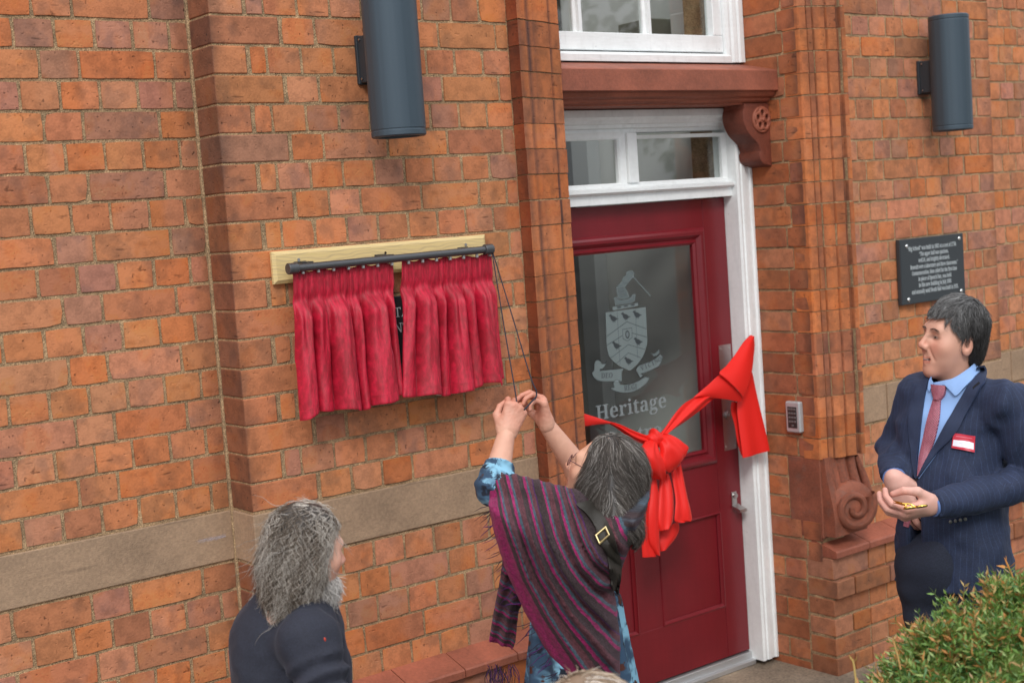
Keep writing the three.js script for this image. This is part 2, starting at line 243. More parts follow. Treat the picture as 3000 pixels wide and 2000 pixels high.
// projecting piers; mirrored about their own inner edge
const EV = ['SHSHHSc', 'SHHSHSc', 'SHSSHHc', 'SHSSSc', 'SHHHSSc', 'SHHSSHc'];
function pier(label, xOut, dir, seed, wd = 1.144) { // xOut: outer corner, dir: towards the door
  const t = thing('brick_pier', label, 'pier'), R = rng(seed), B = new Bricks(t, R), xIn = xOut + dir * wd;
  mesh('mortar', bx(Math.min(xOut + dir * 0.004, xIn), Math.max(xOut + dir * 0.004, xIn), -0.25, 3.6, -0.30, -0.0032, 0), M.mortar, t);
  for (const k of courseSet(KT, KB)) {
    const ev = !(k & 1), y0 = cy(k + 1), y1 = cy(k), h = y1 - y0 - J;
    // quoin: one block turning the corner
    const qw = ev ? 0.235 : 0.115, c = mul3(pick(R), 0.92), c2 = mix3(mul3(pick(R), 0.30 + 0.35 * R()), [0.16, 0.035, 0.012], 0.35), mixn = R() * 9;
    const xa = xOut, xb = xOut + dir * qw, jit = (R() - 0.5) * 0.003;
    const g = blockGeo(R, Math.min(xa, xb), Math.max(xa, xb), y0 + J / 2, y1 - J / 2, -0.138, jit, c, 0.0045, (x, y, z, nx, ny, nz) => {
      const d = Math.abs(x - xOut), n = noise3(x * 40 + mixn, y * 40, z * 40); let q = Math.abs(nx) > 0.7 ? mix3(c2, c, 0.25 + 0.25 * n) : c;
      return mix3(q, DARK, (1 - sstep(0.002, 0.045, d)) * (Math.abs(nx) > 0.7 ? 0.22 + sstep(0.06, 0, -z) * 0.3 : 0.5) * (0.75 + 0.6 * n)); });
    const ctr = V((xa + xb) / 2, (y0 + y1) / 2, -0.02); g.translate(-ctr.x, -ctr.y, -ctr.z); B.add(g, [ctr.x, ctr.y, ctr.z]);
    const pat = ev ? EV[Math.floor(R() * EV.length)].slice(1) + 'HH' : 'cHHHHHHHHHH';
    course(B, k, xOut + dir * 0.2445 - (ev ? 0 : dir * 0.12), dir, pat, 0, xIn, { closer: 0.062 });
  }
  const bx0 = Math.min(xOut, xIn), bx1 = Math.max(xOut, xIn);
  return { t, R, B, xIn, bx0, bx1 };
}
mesh('mortar', bx(-0.006, 0.006, -0.25, 3.6, -0.158, -0.136, 0.004), M.mortar, wallA);
const pierB = pier('projecting brick pier left of the red door holding the curtain rail', 0, 1, 201);
mesh('stone_band', bx(-0.002, 1.143, 1.026, 1.184, -0.16, 0.004, 0.005), M.stone, pierB.t);
const pierD = pier('projecting brick pier right of the red door behind the man in the suit', 4.065, -1, 202, 1.225);
mesh('stone_band', bx(2.85, 3.157, 1.026, 1.184, -0.1, 0.003, 0.004), M.stone, pierD.t);
mesh('stone_band', bx(3.163, 3.62, 1.026, 1.184, -0.1, 0.004, 0.004), M.stone, pierD.t);
mesh('stone_band', bx(3.626, 4.066, 1.026, 1.184, -0.14, 0.0035, 0.004), M.stone, pierD.t);

// moulded door jambs, splayed a little towards the door: quirks, a broad flat roll and fillets, one shaped brick to a course
function jamb(P, a, b, list, zBack, seed, kEnd, streaks, sideFirst, gs = 1.2) {
  const R = rng(seed), d = new THREE.Vector2(b[0] - a[0], b[1] - a[1]), n = new THREE.Vector2(-d.y, d.x).normalize(); if (n.y < 0) n.negate();
  const front = list.map(([s, o]) => [a[0] + d.x * s + n.x * o * gs, a[1] + d.y * s + n.y * o * gs]), prof = [[front[0][0], zBack], ...front, [front.at(-1)[0], zBack]];
  const ins = prof.map(([x, z], i) => [x + (i < 2 ? 1 : i > prof.length - 3 ? -1 : 0) * 0.005 * Math.sign(d.x), i === 0 || i === prof.length - 1 ? z : z - 0.0042]);
  mesh('mortar', sweep(ins, 'y', Y0 - CH * kEnd + 0.014, 3.6), M.mortar, P.t);
  for (let k = KT; k < kEnd; k++) {
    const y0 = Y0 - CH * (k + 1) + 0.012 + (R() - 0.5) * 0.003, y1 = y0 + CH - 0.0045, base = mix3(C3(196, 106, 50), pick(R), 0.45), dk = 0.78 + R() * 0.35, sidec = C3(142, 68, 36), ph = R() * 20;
    const jx = (R() - 0.5) * 0.003, jz = (R() - 0.5) * 0.003;
    let g = sweep(prof.map(([x, z]) => [x + jx, z + jz]), 'y', y0, y1, true, 0.35);
    const uv = g.attributes.uv, u0 = R() * 5, v0 = R() * 5; for (let i = 0; i < uv.count; i++) uv.setXY(i, uv.getX(i) + u0, uv.getY(i) + v0);
    const L2 = d.lengthSq();
    paintBy(g, (x, y, z, nx, ny, nz) => { const s = ((x - a[0]) * d.x + (z - a[1]) * d.y) / L2;
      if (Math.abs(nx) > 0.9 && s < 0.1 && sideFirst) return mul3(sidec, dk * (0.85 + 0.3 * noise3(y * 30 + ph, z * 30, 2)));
      let st = 0; for (const [c, w, q] of streaks) st = Math.max(st, q * Math.exp(-(((s - c) / w) ** 2))); st *= 0.95 + 0.6 * noise3(ph, y * 8, s * 9);
      return mix3(mul3(base, dk), C3(84, 56, 52), clamp(st)); });
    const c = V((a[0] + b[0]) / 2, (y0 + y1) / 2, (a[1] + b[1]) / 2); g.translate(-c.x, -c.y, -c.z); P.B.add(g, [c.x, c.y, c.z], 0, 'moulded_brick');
  }
}
jamb(pierB, [1.144, 0.058], [1.405, -0.03], [[0, -0.004], [0.02, 0], [0.165, 0], [0.19, -0.007], [0.25, -0.011], [0.31, -0.005], [0.34, 0.002], [0.5, 0.006], [0.7, 0.004], [0.745, -0.003], [0.757, -0.009], [0.775, -0.002], [0.8, 0], [0.97, 0], [1, -0.004]], -0.12, 301, 24, [[0.25, 0.06, 0.8], [0.36, 0.04, 0.5], [0.757, 0.03, 0.85], [0.0, 0.05, 0.5]], true, 0.55);
jamb(pierD, [2.622, 0.058], [2.84, 0.124], [[0, -0.004], [0.03, 0], [0.165, 0], [0.185, -0.009], [0.2, -0.003], [0.29, -0.001], [0.305, -0.01], [0.33, 0.001], [0.45, 0.007], [0.56, 0.001], [0.59, -0.009], [0.62, 0], [0.8, 0], [0.825, -0.006], [0.845, -0.022], [0.895, -0.014], [0.915, 0], [1, 0]], -0.03, 302, 20, [[0.19, 0.03, 0.5], [0.305, 0.03, 0.55], [0.59, 0.03, 0.45], [0.7, 0.08, 0.45], [0.86, 0.06, 0.85], [0.96, 0.05, 0.3]], false);
for (const b of [pierB.B, pierD.B]) { b.done(); b.rest = []; }

// reveals of the door opening (bricks facing across it)
function reveal(P, x, face, seed) {
  const R = rng(seed);
  mesh('mortar', face < 0 ? bx(x + 0.005, x + 0.16, -0.2, 3.6, -0.60, 0.03, 0) : bx(x - 0.16, x - 0.005, -0.2, 3.6, -0.60, -0.06, 0), M.mortar, P.t);
  const B = new Bricks(P.t, R); B.n = face < 0 ? -60 : 0;
  for (let k = KT; k < 31; k++) {
    const y0 = Y0 - CH * (k + 1) + 0.012, y1 = y0 + CH, low = y1 < 0.56, zf = face > 0 ? -0.06 : low ? -0.053 : 0.044, split = k & 1 ? 0.108 : 0.075 + R() * 0.02; let z = zf;
    const segs = low ? (k & 1 ? [0.12, 0.24, 0.2] : [0.24, 0.12, 0.2]) : [split, 0.215, 0.12];
    if (y0 > 0.58 && y1 < 0.96) { z = -0.126; segs.shift(); segs[0] = 0.12; }
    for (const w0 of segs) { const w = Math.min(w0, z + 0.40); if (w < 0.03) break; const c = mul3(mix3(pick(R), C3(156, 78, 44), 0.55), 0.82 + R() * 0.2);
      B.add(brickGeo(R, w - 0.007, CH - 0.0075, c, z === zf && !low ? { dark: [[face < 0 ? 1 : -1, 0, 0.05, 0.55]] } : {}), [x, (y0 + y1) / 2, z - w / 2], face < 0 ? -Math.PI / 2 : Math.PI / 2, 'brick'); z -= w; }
  }
  B.done();
}
reveal(pierD, 2.622, -1, 303);
reveal(pierB, 1.405, 1, 304);

// terracotta stop of the right jamb: block, swept mouldings and volute, standing on a sloped coping
{
  const t = pierD.t;
  mesh('terracotta_block', bx(2.6235, 2.80, 0.588, 0.935, -0.128, 0.050, 0.006), M.terra2, t);
  const parts = [];
  // mouldings run down the block and swing out into the scroll
  const zf = (y) => 0.068 + 0.040 * sstep(0.94, 0.66, y);
  const pr = [[0.0, 0.60]]; for (let i = 0; i <= 8; i++) pr.push([zf(0.60 + i * 0.042), 0.60 + i * 0.042]); pr.push([0.0, 0.936]); parts.push(sweep(pr, 'x', 2.632, 2.845, true, 0.6));
  for (const [xa, xb, r, pro] of [[2.668, 2.700, 0.016, 0.004], [2.735, 2.748, 0.030, 0.006], [2.792, 2.808, 0.022, 0.005]]) { const pts = []; for (let i = 0; i <= 8; i++) { const s = i / 8, y = 0.9365 - s * 0.18; pts.push([lerp(xa, xb, s * s), y, zf(y) - r + pro + 0.02 * (xa - 2.668) / 0.12]); } parts.push(tube(pts, r, 12, 20)); }
  const vol = [], coil = []; for (let i = 0; i <= 60; i++) { const s = i / 60, a = 0.55 - s * Math.PI * 3.2, r = 0.092 * (1 - s * 0.80); coil.push([Math.cos(a) * r, Math.sin(a) * r, 0.030 + 0.022 * s]); }
  vol.push(tube(coil, 0.027, 12, 150, (s) => 1 - 0.58 * s)); const disc = toCreasedNormals(new THREE.LatheGeometry([[0.0001, 0.045], [0.05, 0.042], [0.088, 0.034], [0.108, 0.022], [0.113, 0.0], [0.112, -0.05], [0.10, -0.06]].map((p) => new THREE.Vector2(...p)), 40), 0.8); disc.rotateX(Math.PI / 2); vol.push(disc);
  for (const g of vol) { g.rotateY(-0.36); g.translate(2.748, 0.714, 0.096); parts.push(g); }
  const out = []; for (let i = 0; i <= 14; i++) { const s = i / 14; out.push([lerp(2.826, 2.856, Math.sin(s * Math.PI * 0.6)) , 0.918 - s * 0.18, 0.080 + 0.034 * s]); } parts.push(tube(out, 0.018, 10, 30, (s) => 0.6 + 0.6 * s));
  for (const g of parts) boxUV(g);
  mesh('volute', parts.map((g) => g.index ? g.toNonIndexed() : g), M.terra2, t);
}
// plinths: sloped terracotta coping, one course, a projecting string course and the base courses
function plinth(P, x0, x1, label, seed, yb = -0.2) {
  const R = rng(seed), t = P.t; let x = x0; const flipR = x0 > 2;
  mesh('mortar', bx(x0 + 0.006, x1, yb, 0.51, -0.1, flipR ? 0.083 : 0.083, 0), M.mortar, t);
  let i = 0; while (x < x1 - 0.01) { const w = Math.min(0.226, x1 - x); const g = sweep([[-0.02, 0.575], [0.0, 0.575], [0.108, 0.541], [0.113, 0.535], [0.113, 0.512], [0.106, 0.5095], [-0.02, 0.5095]], 'x', x + 0.002, x + w - 0.002, true, 0.3);
    mesh('coping_tile', g, M.terra, t); x += w; i++; }
  const rows = [[0.506, 0.414, 0.090], [0.411, 0.333, 0.112], [0.327, 0.252, 0.088], [0.243, 0.166, 0.090], [0.157, 0.080, 0.088], [0.071, -0.008, 0.090]]; if (yb < -0.1) rows.push([-0.016, -0.1, 0.088]);
  rows.forEach(([ya, yc, z], r) => { let x = x0 + 0.001, first = true; let toggle = r & 1;
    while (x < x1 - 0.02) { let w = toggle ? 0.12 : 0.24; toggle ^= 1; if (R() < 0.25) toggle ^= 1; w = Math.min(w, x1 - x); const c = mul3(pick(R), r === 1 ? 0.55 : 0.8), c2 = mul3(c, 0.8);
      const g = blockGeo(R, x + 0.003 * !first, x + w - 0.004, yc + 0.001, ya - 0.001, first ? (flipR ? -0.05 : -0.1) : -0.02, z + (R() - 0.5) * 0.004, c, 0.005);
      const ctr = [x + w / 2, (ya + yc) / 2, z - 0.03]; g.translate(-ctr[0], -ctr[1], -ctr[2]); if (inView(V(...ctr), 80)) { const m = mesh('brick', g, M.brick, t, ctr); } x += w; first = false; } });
}
plinth(pierB, 0, 1.33, '', 401); plinth(pierD, 2.624, 4.07, '', 402, -0.02);

{ // a pale chalk scrape on the left stone band
  const g = new THREE.PlaneGeometry(0.105, 0.024); g.translate(-0.082, 1.105, -0.1418);
  mesh('chalk_mark', g, std({ map: canvasTex(256, 60, (c, w, h) => { c.clearRect(0, 0, w, h); const R = rng(7); for (let i = 0; i < 150; i++) { const x = R() * w * 0.9, y = h * (0.15 + 0.6 * R()) * (1 - 0.3 * x / w); c.strokeStyle = `rgba(190,184,196,${0.05 + R() * 0.22})`; c.lineWidth = 1 + R() * 2; c.beginPath(); c.moveTo(x, y + 8); c.lineTo(x + 20 + R() * 50, y); c.stroke(); } }), transparent: true, roughness: 0.9 }), wallA);
}
// ---------------------------------------------------------------- ground
{
  const slabTex = tex(512, (u, v) => { const f = fbm(u * 110, v * 110, 110, 2, 14), g = fbm(u * 5, v * 5, 5, 5, 218), d = vnoise(u * 120, v * 120, 120, 6); let k = 0.85 + (f - 0.5) * 0.25 + (g - 0.5) * 0.5; if (d > 0.9) k -= 0.2; return [k * 0.66, k * 0.585, k * 0.50]; }, true, 0.9);
  M.slab = std({ map: slabTex, bumpMap: grainBump, bumpScale: 0.004, roughness: 0.95 });
  tag(mesh('door_step', bx(0.6, 3.4, -0.3, -0.004, -0.36, 0.62, 0.012), M.slab), 'pale concrete door step in front of the crimson door', null, null, 'structure');
  const gr = new THREE.PlaneGeometry(160, 160); gr.rotateX(-Math.PI / 2); gr.translate(0, -0.12, 0); boxUV(gr);
  const paveTex = tex(512, (u, v) => { const f = fbm(u * 140, v * 140, 140, 2, 314), g = fbm(u * 5, v * 5, 5, 5, 318); const k = 0.85 + (f - 0.5) * 0.5 + (g - 0.5) * 0.4; return [k * 0.44, k * 0.43, k * 0.41]; }, true, 1.4);
  tag(mesh('ground', gr, std({ map: paveTex, roughness: 0.95 })), 'grey paved ground in front of the building', null, null, 'structure');
}
// ---------------------------------------------------------------- glazing, door, frame, window, lintel
M.glass = phys({ color: new THREE.Color(0.95, 0.97, 0.96), transmission: 1, thickness: 0, roughness: 0.02, ior: 1.5 });
const redTex = tex(512, (u, v) => { const g = fbm(u * 5, v * 5, 5, 5, 151), s = fbm(u * 90, v * 6, 90, 3, 155); const k = 0.92 + (g - 0.5) * 0.14 + (s - 0.5) * 0.05; return [k * 0.50, k * 0.085, k * 0.135]; }, true, 0.8);
M.red = phys({ map: redTex, bumpMap: paintBump, bumpScale: 0.0004, roughness: 0.36, clearcoat: 0.25, clearcoatRoughness: 0.25 });
M.steel = std({ color: new THREE.Color(0.56, 0.55, 0.54), metalness: 1, roughness: 0.38 });
M.alu = std({ color: new THREE.Color(0.62, 0.63, 0.64), metalness: 0.85, roughness: 0.5 });
// moulded frame strip of a rectangular opening: mitred profile round x0..x1, y0..y1; profile (inset from the opening's edge outward, z)
function ringMould(x0, x1, y0, y1, prof, sides = 'lrtb') {
  const P = []; const quad = (a, b, c, d) => P.push(...a, ...b, ...c, ...a, ...c, ...d);
  for (let i = 0; i < prof.length - 1; i++) { const [o1, z1] = prof[i], [o2, z2] = prof[i + 1];
    const c = (o, z) => ({ bl: [x0 - o, y0 - o, z], br: [x1 + o, y0 - o, z], tr: [x1 + o, y1 + o, z], tl: [x0 - o, y1 + o, z] }), A = c(o1, z1), B = c(o2, z2);
    if (sides.includes('b')) quad(A.br, A.bl, B.bl, B.br); if (sides.includes('r')) quad(A.tr, A.br, B.br, B.tr); if (sides.includes('t')) quad(A.tl, A.tr, B.tr, B.tl); if (sides.includes('l')) quad(A.bl, A.tl, B.tl, B.bl); }
  const g = new THREE.BufferGeometry(); g.setAttribute('position', new THREE.Float32BufferAttribute(P, 3)); g.computeVertexNormals(); return boxUV(toCreasedNormals(g, 0.4));
}
const DZ = -0.32;
const door = thing('door', 'crimson panelled door with a crest on its glass between white posts', 'door', [0, 0, 0]);
{
  const x0 = 1.375, x1 = 2.524, gx0 = 1.535, gx1 = 2.318, gy0 = 0.99, gy1 = 1.873;
  const zb = DZ - 0.045;
  const parts = [bx(x0, gx0 - 0.07, 0.058, 2.064, zb, DZ, 0.002), bx(gx1 + 0.07, x1, 0.058, 2.064, zb, DZ, 0.002), bx(gx0 - 0.069, gx1 + 0.069, gy1 + 0.042, 2.064, zb, DZ - 0.0006, 0.002), bx(gx0 - 0.069, gx1 + 0.069, 0.058, 0.286, zb, DZ - 0.0006, 0.002), bx(gx0 - 0.069, gx1 + 0.069, 0.704, gy0 - 0.07, zb, DZ - 0.0006, 0.002), bx(1.872, 2.012, 0.285, 0.705, zb, DZ - 0.0012, 0.002)];
  mesh('leaf_frame', parts, M.red, door);
  const gm = [[0, DZ - 0.02], [0, DZ - 0.004], [0.010, DZ + 0.004], [0.018, DZ - 0.004], [0.024, DZ - 0.004], [0.030, DZ + 0.002], [0.040, DZ + 0.012], [0.052, DZ + 0.014], [0.062, DZ + 0.009], [0.067, DZ + 0.002], [0.071, DZ - 0.002]];
  mesh('glazing_bead', ringMould(gx0, gx1, gy0, gy1, gm), M.red, door);
  for (const [a, b] of [[1.47, 1.871], [2.013, 2.388]]) {
    mesh('door_panel', [bx(a + 0.012, b - 0.012, 0.297, 0.693, zb + 0.006, DZ - 0.014, 0.002), ringMould(a + 0.014, b - 0.014, 0.299, 0.691, [[0.002, DZ - 0.015], [0.000, DZ - 0.010], [0.006, DZ - 0.004], [0.010, DZ + 0.004], [0.016, DZ + 0.0015], [0.018, DZ - 0.003]])], M.red, door); }
  const pane = mesh('pane', bx(gx0 - 0.005, gx1 + 0.005, gy0 - 0.005, gy1 + 0.005, DZ - 0.026, DZ - 0.020, 0), M.glass, door);
  // crest and lettering in frosted film on the pane
  const W = 0.50, H = 0.83, fx0 = 1.69, fy1 = 1.80, S = 2000;
  const crest = canvasTex(1000, 1660, (g) => {
    const film = 'rgba(142,156,159,0.60)', ink = 'rgba(46,52,56,0.85)', soft = 'rgba(120,134,138,0.55)';
    const px = (x) => (x - fx0) * S, py = (y) => (fy1 - y) * S;
    // the crest is drawn upright from measurements of the photograph
    const T = (x, y) => [px(1.814 + 0.000603 * ((x - 195) - 0.071 * (y - 425))), py(1.634 - 0.000447 * ((y - 425) + 0.108 * (x - 195)))];
    const path = (pts, close = true) => { g.beginPath(); pts.forEach((p, i) => { const q = T(p[0], p[1]); if (p.length === 4) { const c = T(p[2], p[3]); g.quadraticCurveTo(...c, ...q); } else i ? g.lineTo(...q) : g.moveTo(...q); }); if (close) g.closePath(); };
    const fill = (pts, c) => { g.fillStyle = c; path(pts); g.fill(); }, line = (pts, w = 5, c = ink) => { g.strokeStyle = c; g.lineWidth = w; path(pts, false); g.stroke(); };
    // shield
    fill([[195, 425], [565, 385], [578, 640], [570, 760, 590, 700], [420, 965, 540, 890], [225, 800, 250, 890], [205, 620, 200, 720]], film);
    g.save(); path([[195, 425], [565, 385], [578, 640], [570, 760, 590, 700], [420, 965, 540, 890], [225, 800, 250, 890], [205, 620, 200, 720]]); g.clip();
    line([[205, 645], [390, 515], [580, 590]]); line([[205, 725], [350, 640]]); line([[440, 620], [590, 668]]); line([[245, 840], [405, 725], [585, 785]], 4); line([[290, 900], [405, 800], [520, 850]], 4);
    line([[300, 412], [330, 905]], 3); line([[468, 395], [492, 850]], 3); line([[350, 585], [436, 572], [440, 660], [398, 692], [355, 668], [350, 585]], 4);
    g.restore();
    g.fillStyle = ink; let q = T(396, 632); g.beginPath(); g.ellipse(q[0], q[1], 24, 34, 0, 0, 7); g.fill(); g.fillStyle = film; g.beginPath(); g.ellipse(q[0], q[1], 14, 22, 0, 0, 7); g.fill();
    const bird = (x, y) => { const [a, b] = T(x, y), s = 1.15; g.save(); g.translate(a, b); g.scale(s, s); g.fillStyle = ink; g.beginPath(); g.moveTo(-48, -20); g.lineTo(-34, -30); g.quadraticCurveTo(-22, -32, -16, -18); g.quadraticCurveTo(8, -14, 24, 2); g.lineTo(46, 8); g.lineTo(24, 14); g.quadraticCurveTo(6, 28, -14, 22); g.quadraticCurveTo(-34, 8, -34, -12); g.closePath(); g.fill(); g.fillRect(-12, 20, 5, 12); g.fillRect(4, 20, 5, 12); g.restore(); };
    for (const [x, y] of [[272, 478], [382, 463], [488, 450], [302, 726], [500, 697], [412, 872]]) bird(x, y);
    // torse, mural crown, arm with a tilting lance
    fill([[258, 378], [492, 345], [496, 372], [262, 408]], film); for (let i = 0; i < 3; i++) fill([[300 + i * 62, 376 - i * 9], [336 + i * 62, 371 - i * 9], [338 + i * 62, 386 - i * 9], [302 + i * 62, 391 - i * 9]], ink);
    fill([[268, 290], [300, 284], [304, 306], [335, 318], [400, 306], [432, 286], [432, 268], [470, 262], [462, 330], [380, 352, 430, 350], [282, 366, 320, 356]], soft);
    fill([[305, 300], [288, 200], [340, 150], [350, 110], [382, 90], [380, 60], [430, 44], [458, 72], [452, 104], [410, 150], [370, 200], [400, 250], [415, 292], [360, 312]], soft);
    for (let i = 0; i < 5; i++) line([[296 + i * 6, 215 + i * 18], [360 + i * 8, 206 + i * 18]], 3); line([[345, 150], [400, 165]], 3);
    line([[440, 100], [608, 280]], 12, soft);
    // motto ribbon
    const rib = (pts) => { fill(pts, film); g.strokeStyle = ink; g.lineWidth = 4; path(pts); g.stroke(); };
    rib([[100, 880], [130, 852, 108, 852], [160, 880, 155, 860], [205, 870, 185, 905], [150, 935, 190, 940], [150, 950], [365, 940, 260, 945], [345, 985, 355, 960], [345, 1070, 350, 1030], [315, 1060, 330, 1040], [160, 1045, 240, 1050], [78, 965, 92, 1030], [98, 940], ]);
    rib([[270, 1075], [300, 1040, 275, 1045], [330, 1080, 330, 1050], [420, 1090, 370, 1095], [560, 1030, 500, 1075], [605, 1040], [585, 1080], [420, 1165, 520, 1150], [245, 1115, 310, 1170], [282, 1105]]);
    rib([[500, 925], [600, 895, 545, 910], [705, 830, 650, 880], [728, 850], [690, 940, 720, 910], [520, 1000, 600, 985], [545, 1010], [520, 1040], [478, 960, 490, 990]]);
    fill([[610, 800], [690, 780, 650, 850], [700, 815], [640, 845, 670, 850]], soft);
    g.fillStyle = ink; g.textAlign = 'center'; g.textBaseline = 'middle';
    const word = (s, x, y, rot, size) => { const [a, b] = T(x, y); g.save(); g.translate(a, b); g.rotate(rot); g.font = `bold ${size}px serif`; g.fillText(s, 0, 0); g.restore(); };
    word('DEO', 212, 996, 0.10, 58); word('REGI', 428, 1120, 0.0, 58); [...'VICINO'].forEach((c, i) => word(c, 537 + i * 33, 948 - i * 13 - (i > 3 ? (i - 3) * 4 : 0), -0.32 - i * 0.03, 54));
    g.fillStyle = 'rgba(156,168,171,0.62)'; g.textAlign = 'left'; g.textBaseline = 'alphabetic'; g.font = 'bold 150px serif';
    const fit = (s, xa, xb, yb, hgt) => { g.save(); const w = g.measureText(s).width; g.translate(px(xa), py(yb)); g.scale((xb - xa) * S / w, hgt); g.fillText(s, 0, 0); g.restore(); };
    fit('Heritage', 1.725, 2.125, 1.203, 1.12); fit('Centre', 1.762, 2.088, 1.085, 1.12);
  });
  const film = new THREE.PlaneGeometry(W, H); film.translate(fx0 + W / 2, fy1 - H / 2, DZ - 0.0175);
  mesh('crest_film', film, std({ map: crest, transparent: true, roughness: 0.6 }), pane);
  // push plate with its screws, cylinder, lever lock
  const pp = mesh('push_plate', bx(2.437, 2.512, 0.966, 1.428, DZ, DZ + 0.0025, 0.001), phys({ color: new THREE.Color(0.52, 0.44, 0.44), metalness: 1, roughness: 0.32 }), door);
  mesh('screw', [[2.449, 1.412], [2.5, 1.412], [2.449, 0.982], [2.5, 0.982]].map(([x, y]) => cyl([x, y, DZ + 0.002], [x, y, DZ + 0.0045], 0.005, 10)), M.steel, pp);
  mesh('lock_cylinder', [cyl([2.474, 1.12, DZ + 0.002], [2.474, 1.12, DZ + 0.016], 0.023, 24), cyl([2.474, 1.12, DZ + 0.015], [2.474, 1.12, DZ + 0.021], 0.015, 20)], M.steel, door);
  const lk = mesh('handle', [bx(2.462, 2.492, 0.705, 0.779, DZ, DZ + 0.006, 0.002), cyl([2.477, 0.762, DZ + 0.004], [2.477, 0.762, DZ + 0.016], 0.011, 18), sweep([[DZ + 0.004, 0.722], [DZ + 0.014, 0.716], [DZ + 0.05, 0.706], [DZ + 0.053, 0.694], [DZ + 0.047, 0.692], [DZ + 0.016, 0.704], [DZ + 0.004, 0.706]], 'x', 2.46, 2.503)], M.steel, door);
}
tag(mesh('threshold', [bx(1.25, 2.527, -0.003, 0.05, DZ - 0.07, DZ + 0.012, 0.004), bx(1.25, 2.527, -0.003, 0.02, DZ, DZ + 0.034, 0.004)], M.alu), 'aluminium threshold strip under the crimson door', 'threshold');

// white frame with its transom light
const frame = thing('door_frame', 'white painted door frame with a two light transom over the crimson door', 'door frame');
{
  const post = (x, s) => sweep([[x, -0.37], [x, -0.243], [x + s * 0.012, -0.238], [x + s * 0.018, -0.243], [x + s * 0.030, -0.246], [x + s * 0.034, -0.240], [x + s * 0.052, -0.240], [x + s * 0.058, -0.245], [x + s * 0.080, -0.246], [x + s * 0.084, -0.238], [x + s * 0.0945, -0.238], [x + s * 0.0945, -0.37]], 'y', 0.018, 2.441, true, 0.25);
  mesh('post', post(2.5265, 1), M.white, frame); mesh('post', post(1.335, -1), M.white, frame);
  mesh('head', [sweep([[-0.37, 2.438], [-0.246, 2.438], [-0.246, 2.41], [-0.262, 2.40], [-0.268, 2.386], [-0.282, 2.383], [-0.284, 2.37], [-0.296, 2.366], [-0.30, 2.352], [-0.37, 2.352]], 'x', 1.336, 2.525)], M.white, frame);
  mesh('transom', [sweep([[-0.37, 2.068], [-0.272, 2.068], [-0.272, 2.104], [-0.262, 2.108], [-0.252, 2.114], [-0.252, 2.124], [-0.285, 2.134], [-0.287, 2.146], [-0.37, 2.146]], 'x', 1.336, 2.5255)], M.white, frame);
  mesh('mullion', bx(1.938, 1.993, 2.147, 2.351, -0.36, -0.276, 0.006), M.white, frame);
  for (const [a, b, w] of [[1.336, 1.937, 0.03], [1.994, 2.5255, 0.014]]) {
    mesh('light_frame', ringMould(a + w, b - w, 2.146 + 0.005, 2.351 - 0.026, [[0, -0.325], [0, -0.307], [0.006, -0.300], [w * 0.7, -0.296], [w, -0.290], [w + 0.002, -0.33]]), M.white, frame);
    mesh('pane', bx(a + 0.008, b - 0.008, 2.147, 2.350, -0.324, -0.320, 0), M.glass, frame); }
}
// lintel of red terracotta with a console bracket on the right reveal
const lintel = thing('door_lintel', 'moulded red terracotta lintel with a rosette bracket over the door', 'lintel');
{
  mesh('cornice', sweep([[-0.36, 2.632], [-0.243, 2.622], [-0.072, 2.580], [-0.065, 2.575], [-0.065, 2.496], [-0.068, 2.493], [-0.083, 2.493], [-0.085, 2.484], [-0.092, 2.474], [-0.104, 2.468], [-0.111, 2.466], [-0.113, 2.459], [-0.121, 2.452], [-0.133, 2.449], [-0.135, 2.443], [-0.36, 2.443]], 'x', 1.30, 2.6195, true, 0.3), M.terra, lintel);
  const S = new THREE.Shape(); S.moveTo(2.6195, 2.4425); S.lineTo(2.472, 2.4425); S.lineTo(2.472, 2.425); S.bezierCurveTo(2.455, 2.40, 2.462, 2.36, 2.492, 2.325); S.bezierCurveTo(2.522, 2.295, 2.556, 2.285, 2.558, 2.245); S.lineTo(2.552, 2.238); S.lineTo(2.552, 2.224); S.bezierCurveTo(2.552, 2.205, 2.575, 2.192, 2.597, 2.191); S.lineTo(2.6195, 2.184);
  const g = new THREE.ExtrudeGeometry(S, { depth: 0.112, bevelEnabled: true, bevelSize: 0.004, bevelThickness: 0.004, bevelSegments: 2, curveSegments: 14 }); g.translate(0, 0, -0.239);
  const br = mesh('bracket', boxUV(toCreasedNormals(g, 0.5)), std({ map: terraTex, bumpMap: grainBump, bumpScale: 0.0012, roughness: 0.6, color: new THREE.Color(0.55, 0.47, 0.46) }), lintel);
  const ros = []; const cx = 2.568, cyy = 2.378, zf = -0.121;
  const ring = new THREE.TorusGeometry(0.050, 0.007, 8, 30); ring.translate(cx, cyy, zf); ros.push(ring);
  for (let i = 0; i < 5; i++) { const a = Math.PI / 2 + i * Math.PI * 2 / 5; const p = new THREE.TorusGeometry(0.0165, 0.0068, 8, 16); p.scale(1, 1.05, 1); p.translate(cx + Math.cos(a) * 0.028, cyy + Math.sin(a) * 0.028, zf + 0.004); ros.push(p); const s = new THREE.SphereGeometry(0.008, 8, 6); s.translate(cx + Math.cos(a + 0.63) * 0.036, cyy + Math.sin(a + 0.63) * 0.036, zf + 0.003); ros.push(s); }
  const c = new THREE.SphereGeometry(0.011, 12, 8); c.translate(cx, cyy, zf + 0.008); ros.push(c);
  mesh('rosette', ros.map((q) => boxUV(q)), M.terra, br);
}
